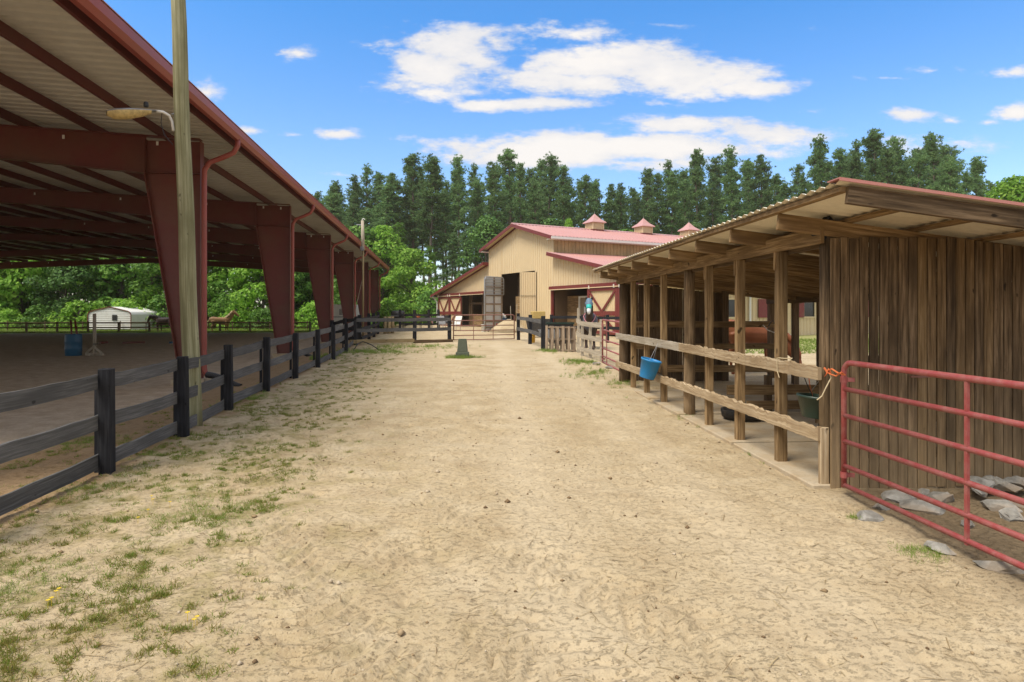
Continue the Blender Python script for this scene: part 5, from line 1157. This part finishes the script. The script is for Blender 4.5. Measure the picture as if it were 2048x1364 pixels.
ORD = 'first second third fourth fifth sixth seventh eighth ninth tenth eleventh twelfth thirteenth fourteenth fifteenth sixteenth seventeenth eighteenth nineteenth twentieth twenty-first twenty-second twenty-third twenty-fourth twenty-fifth twenty-sixth twenty-seventh twenty-eighth twenty-ninth thirtieth'.split() + ['thirty-' + w for w in 'first second third fourth fifth sixth seventh eighth ninth'.split()] + ['fortieth'] + ['forty-' + w for w in 'first second third fourth fifth sixth seventh eighth ninth'.split()]
CNT = {}
def nth(key):
    CNT[key] = CNT.get(key, -1) + 1; return ORD[CNT[key]]
def pines():
    px = 548; k = 0
    while px < 1985:
        Y = 96 + rt.uniform(-4, 5); z0 = .5; 
        if px > 1560: Y = 84 + rt.uniform(-4, 4)
        if px < 700: Y = 104 + rt.uniform(-3, 3)
        H = CH + (HY - sky_top(px) + rt.uniform(-58, 12)) * Y / F - z0; x = (px - HX) * Y / F; s = H / 24.3
        lab, grp = (('tall pine rising behind the long shed roof', 'pines behind the shed') if px > 1240 else ('tall pine in the stand behind the barn', 'pines behind the barn') if px > 860 else ('tall pine past the far end of the arena roof', 'pines past the arena'))
        lab = nth(grp) + ' from the left, ' + lab
        tree('pine_tree', lab, 'tree', (x, Y, z0), PINES[k % 6], M['pine'], M['bark_pine'], (s * rt.uniform(.8, 1.45), s * rt.uniform(.8, 1.45), s), grp); k += 1
        px += rt.uniform(20, 40) if px < 1580 else rt.uniform(24, 42)
    px = 560
    while px < 2100:                                        # second rank, lower, fills between the trunks
        Y = 112 + rt.uniform(-4, 8); x = (px - HX) * Y / F; H = CH + (HY - sky_top(px) - rt.uniform(4, 45)) * Y / F - .5; s = H / 24.3
        lab, grp = (('pine of the rear rank seen above the shed roof', 'rear pines behind the shed') if px > 1240 else ('pine of the rear rank between the front pines', 'rear pines behind the barn'))
        lab = nth(grp) + ' from the left, ' + lab
        tree('pine_tree', lab, 'tree', (x, Y, .5), PINES[k % 6], M['pine'], M['bark_pine'], (s * 1.15, s * 1.15, s), grp); k += 1; px += rt.uniform(24, 42)
    px = 570
    while px < 2120:
        Y = 128 + rt.uniform(-5, 6); x = (px - HX) * Y / F; H = CH + (HY - sky_top(px) - rt.uniform(40, 110)) * Y / F - .5; s = H / 24.3; grp = 'hindmost pines of the wood'
        tree('pine_tree', nth(grp) + ' from the left, hindmost pine glimpsed between the trunks', 'tree', (x, Y, .5), PINES[(0, 3, 5)[k % 3]], M['pine'], M['bark_pine'], (s * 1.5, s * 1.5, s), grp); k += 1; px += rt.uniform(48, 70)
    px = 690
    while px < 2060:                                        # young pines and mixed understorey in front of the trunks
        Y = 84 + rt.uniform(-5, 5); x = (px - HX) * Y / F; H = rt.uniform(8.5, 14.5); s = H / 24.3
        if rt.random() < .55: tree('pine_tree', nth('young') + ' from the left, young pine filling the edge of the forest', 'tree', (x, Y, .5), PINES[5], M['pine'] if rt.random() < .5 else M['leaf_mid'], M['bark_pine'], (s * 1.7, s * 1.7, s), 'young pines at the forest edge')
        else: v = rt.choice((1, 3)); s = H / (12 if v == 1 else 14); tree('broadleaf_tree', nth('edge') + ' from the left, leafy tree in the forest edge behind the barn', 'tree', (x, Y, .4), BROAD[v], rt.choice((M['leaf_mid'], M['leaf_dark'])), M['bark'], s, 'leafy trees in the forest edge')
        px += rt.uniform(26, 46)
pines()
tree('broadleaf_tree', 'large bright green tree between the arena end and the barn', 'tree', gp(822, 72), BROAD[0], M['leaf_bright'], M['bark'], (.86, .86, .80), None, .4)
tree('broadleaf_tree', 'bright green tree at the right edge above the shed roof', 'tree', gp(2030, 60), BROAD[3], M['leaf_bright'], M['bark'], (1.0, 1.0, 1.0), None, 1.4)
tree('broadleaf_tree', 'small upright light green tree above the barn ridge', 'tree', gp(1138, 78), BROAD[1], M['leaf_bright'], M['bark'], (.42, .42, 1.05), None, 1.4)
tree('shrub', 'light green bush at the foot of the bright green tree', 'shrub', gp(775, 62), SHRUB[0], M['leaf_bright'], M['bark'], 1.0, None, 1.4)
tree('shrub', 'pale leafy bush behind the barbecue grill', 'shrub', gp(812, 64), SHRUB[1], M['leaf_bright'], M['bark'], 1.0, None, .4)
tree('shrub', 'dark bush against the left corner of the barn', 'shrub', gp(858, 66), SHRUB[0], M['leaf_mid'], M['bark'], 1.3, None, 2.4)
def arena_trees():
    px = -60; k = 0
    while px < 770:
        Y = 79 + rt.uniform(-3, 6); x = (px - HX) * Y / F; v = k % 4; H = rt.uniform(8.5, 12.5); s = H / (10, 12, 8, 14)[v]
        m_ = (M['leaf_bright'], M['leaf_mid'], M['leaf_bright'], M['leaf_mid'], M['leaf_dark'])[k % 5]
        lab = {0: 'bright green broadleaf tree seen under the arena roof', 1: 'mid green broadleaf tree seen under the arena roof', 2: 'bright green broadleaf tree seen under the arena roof', 3: 'mid green broadleaf tree seen under the arena roof', 4: 'dark green broadleaf tree seen under the arena roof'}[k % 5]
        tree('broadleaf_tree', nth(lab) + ' from the left, ' + lab, 'tree', (x, Y, -.37), BROAD[v], m_, M['bark'], (s * 1.05, s * 1.05, s), 'trees behind the arena, ' + lab.split()[0]); k += 1; px += rt.uniform(38, 62)
    px = -80
    while px < 800:
        Y = 90 + rt.uniform(-3, 6); x = (px - HX) * Y / F; s = rt.uniform(.62, .85)
        tree('pine_tree', nth('dw') + ' from the left, pine in the dark wood behind the arena', 'tree', (x, Y, 0), PINES[k % 6], M['pine'], M['bark_pine'], (s * 1.6, s * 1.6, s), 'pines behind the arena'); k += 1; px += rt.uniform(26, 44)
    for px in range(-40, 780, 62):
        Y = 71 + rt.uniform(-1.5, 2); q = px + rt.uniform(-18, 18); x = (q - HX) * Y / F
        tree('shrub', nth('bush') + ' from the left, leafy bush along the paddock edge under trees', 'shrub', (x, Y, -.32), SHRUB[k % 2], rt.choice((M['leaf_bright'], M['leaf_mid'])), M['bark'], rt.uniform(.8, 1.5), 'bushes along the paddock edge'); k += 1
arena_trees()
def understorey():      # the wood's closed undergrowth behind all, one mass
    rng = np.random.default_rng(9); N = 15000; px = rng.uniform(-150, 2250, N); Y = rng.uniform(100, 122, N); z = rng.uniform(0, 1, N) ** 1.5 * np.where(px < 800, 9., 5.)
    C = np.stack([(px - HX) * Y / F, Y, z], 1); vs, fs = leaf_quads(rng, C, .55); o = link(np_mesh('undergrowth', vs, fs), 'undergrowth', M['leaf_mid']); stuff(o, 'dense dark undergrowth of the wood behind everything', 'undergrowth')
understorey()

def haze():
    o = MB().box((0, 45, 16), (420, 220, 36)).build('haze', None); m = bpy.data.materials.new('thin summer haze'); m.use_nodes = True; nt = m.node_tree; nt.nodes.clear()
    out = nt.nodes.new('ShaderNodeOutputMaterial'); v = nt.nodes.new('ShaderNodeVolumePrincipled'); v.inputs['Color'].default_value = (1, .88, .72, 1); v.inputs['Density'].default_value = .00040; v.inputs['Anisotropy'].default_value = .2
    nt.links.new(v.outputs[0], out.inputs['Volume']); o.data.materials.append(m); o['kind'] = 'stuff'; o['label'] = 'thin pale summer haze over the whole place'
haze()
# ------------------------------------------------------------------ grass, straw, pebbles
def hz(x, y): return height(x, y)
def grass():
    rng = np.random.default_rng(4); N = 90000
    y = 2.4 + (rng.random(N) ** 1.5) * 24; x = rng.uniform(-6.2, .6, N); xp = x + .119 * (y - 17.4)
    dens = sstep(-2.9, -4.5, xp) * (1 - .6 * sstep(10, 16, y)) * (1 - .75 * sstep(-5.3, -5.9, xp)) * (.12 + .88 * sstep(.44, .60, fbm(x * 2.6, y * 2.6, 81))) * (.45 + .55 * sstep(.4, .6, fbm(x * .5, y * .5, 82)))
    keep = rng.random(N) < dens * .36; x, y = x[keep], y[keep]
    n = len(x); K = 44; rad = rng.uniform(.016, .055, n); off = rng.normal(size=(n, K, 2)) * rad[:, None, None] * .7
    bx_ = (x[:, None] + off[..., 0]).ravel(); by_ = (y[:, None] + off[..., 1]).ravel(); C = np.stack([bx_, by_, hz(bx_, by_)], 1)
    vs, fs = tri_fans(rng, C, 1, .042, .0024, .9); o = link(np_mesh('grass', vs, fs), 'grass', M['grass']); stuff(o, 'dry olive grass tufts on the sandy verge by the left fence', 'grass')
    # greener patches: fence foot, fence corner, plinth, slab edge
    pts = []
    for (cx, cy, rx, ry, m_) in [(-4.0, 6.3, .9, .35, 420), (-4.3, 4.6, .35, .6, 420), (-3.2, 4.1, .6, .5, 200), (-2.9, 5.6, .8, .5, 260), (-4.5, 8.3, .3, .6, 120), (-5.2, 25.2, 1.5, 1.2, 600), (-4.2, 28, 2.0, 1.2, 400), (-1.75, 22.2, .5, .35, 260), (3.0, 8.0, .12, .5, 160), (2.95, 10.4, .15, .9, 110), (2.2, 17.0, .5, 1.2, 220), (2.6, 14.2, .35, 1.0, 200), (2.2, 20.5, .5, .8, 240), (1.6, 25.5, .6, .8, 200), (3.1, 5.6, .12, .12, 70), (3.05, 4.7, .15, .2, 70), (-5.3, 12.6, .3, .6, 160), (-5.9, 8.6, .5, .5, 160), (-6.6, 22.5, .5, 1.5, 400)]:
        g = rng.normal(size=(m_, 2)) * np.array([rx, ry]) * .55 + np.array([cx, cy]); pts.append(g)
    g = np.concatenate(pts); g = g[fbm(g[:, 0] * 3.1, g[:, 1] * 3.1, 17) > .46]; C = np.stack([g[:, 0], g[:, 1], hz(g[:, 0], g[:, 1])], 1); s = np.clip(g[:, 1] / 9, .8, 2.4)
    vs, fs = tri_fans(rng, C, 10, .06, .0019, 1.4); vs = vs.reshape(len(g), 30, 3); vs = C[:, None, :] + (vs - C[:, None, :]) * s[:, None, None]; vs = vs.reshape(-1, 3); off = rng.normal(size=(len(fs), 3)) * np.array([.02, .02, 0]); vs = (vs.reshape(-1, 3, 3) + off[:, None, :]).reshape(-1, 3)
    o = link(np_mesh('grass', vs, fs), 'grass', M['grass_green']); stuff(o, 'greener grass patches at the fence feet and lane edges', 'grass')
    # yellow weed flowers
    mb = MB()
    for (px, py) in ((103, 1212), (112, 1195), (96, 1218), (118, 1190), (394, 1250), (375, 1240), (388, 1256), (306, 1012), (296, 1030), (340, 1015), (276, 1050), (303, 1005)):
        Y = F * CH / (py - HY); x = (px - HX) * Y / F; z = float(hz(np.array([x]), np.array([Y]))[0]); mb.tube([(x, Y, z), (x, Y, z + .05)], .0015, 4); 
        for k in range(6): a = k * 1.05; mb.quad(V((x, Y, z + .05)), V((x + .010 * math.cos(a - .4), Y + .010 * math.sin(a - .4), z + .056)), V((x + .016 * math.cos(a), Y + .016 * math.sin(a), z + .055)), V((x + .010 * math.cos(a + .4), Y + .010 * math.sin(a + .4), z + .056)))
    stuff(mb.build('weed_flowers', M['flower']), 'tiny yellow weed flowers scattered in the dry grass', 'flowers')
    # field grass beyond the arena
    N = 9000; px = rng.uniform(-60, 800, N); Y = rng.uniform(57, 72, N); C = np.stack([(px - HX) * Y / F, Y, np.full(N, -.32)], 1); vs, fs = tri_fans(rng, C, 6, .34, .03, 1.6)
    stuff(link(np_mesh('grass', vs, fs), 'grass', M['grass_green']), 'long sunlit grass of the paddock beyond the arena', 'grass')
    N = 4000; X = rng.uniform(9, 24, N); Y = rng.uniform(24, 34, N); C = np.stack([X, Y, [gz(a, b) for a, b in zip(X, Y)]], 1); vs, fs = tri_fans(rng, C, 6, .12, .012, 1.3)
    stuff(link(np_mesh('grass', vs, fs), 'grass', M['grass_green']), 'green grass behind the shed beside the barn', 'grass')
grass()
def litter():
    rng = np.random.default_rng(8); N = 5200; y = 2.4 + rng.random(N) ** 1.7 * 18; x = rng.uniform(-4.6, 3.1, N); keep = rng.random(N) < .25 + .75 * sstep(.45, .62, fbm(x * 1.1, y * 1.1, 55)); x, y = x[keep], y[keep]; n = len(x)
    z = hz(x, y) + .006; a = rng.uniform(0, 6.28, n); L = rng.uniform(.015, .075, n); W = rng.uniform(.001, .003, n); d = np.stack([np.cos(a), np.sin(a), rng.uniform(-.12, .12, n)], 1); s = np.stack([-np.sin(a), np.cos(a), np.zeros(n)], 1); C = np.stack([x, y, z], 1)
    v = np.stack([C - d * L[:, None] - s * W[:, None], C + d * L[:, None] - s * W[:, None], C + d * L[:, None] + s * W[:, None], C - d * L[:, None] + s * W[:, None]], 1).reshape(-1, 3)
    stuff(link(np_mesh('straw', v, np.arange(len(v)).reshape(-1, 4)), 'straw', M['straw']), 'loose bits of straw and twig lying on the sand', 'straw')
    # clods and small stones
    N = 4200; y = 2.4 + rng.random(N) ** 1.5 * 20; x = rng.uniform(-5.2, 3.3, N); keep = rng.random(N) < .2 + .8 * sstep(.48, .66, fbm(x * .9 + 40, y * .9, 66)); x, y = x[keep], y[keep]; n = len(x); s = rng.uniform(.004, .016, n) * (1 + (rng.random(n) < .06) * 1.2)
    oc = np.array([(1, 0, 0), (-1, 0, 0), (0, 1, 0), (0, -1, 0), (0, 0, .7), (0, 0, -.7)]); of = np.array([(0, 2, 4), (2, 1, 4), (1, 3, 4), (3, 0, 4), (2, 0, 5), (1, 2, 5), (3, 1, 5), (0, 3, 5)])
    vs = (np.stack([x, y, hz(x, y) + s * .25], 1)[:, None, :] + oc[None] * s[:, None, None] * rng.uniform(.6, 1.3, (n, 6, 1))).reshape(-1, 3); fs = (np.arange(n)[:, None, None] * 6 + of[None]).reshape(-1, 3)
    m = Mat('soil clods', .95, spec=.1); g = m.n('ShaderNodeNewGeometry'); m.color(m.ramp(g.outputs['Random Per Island'], [(.1, (.14, .09, .05)), (.55, (.33, .235, .13)), (.95, (.48, .4, .29))]))
    stuff(link(np_mesh('pebbles', vs, fs), 'pebbles', m.m), 'small clods and pebbles strewn over the sandy yard', 'pebbles')
litter()
for o in bpy.data.objects:
    if '_w' in o: del o['_w']
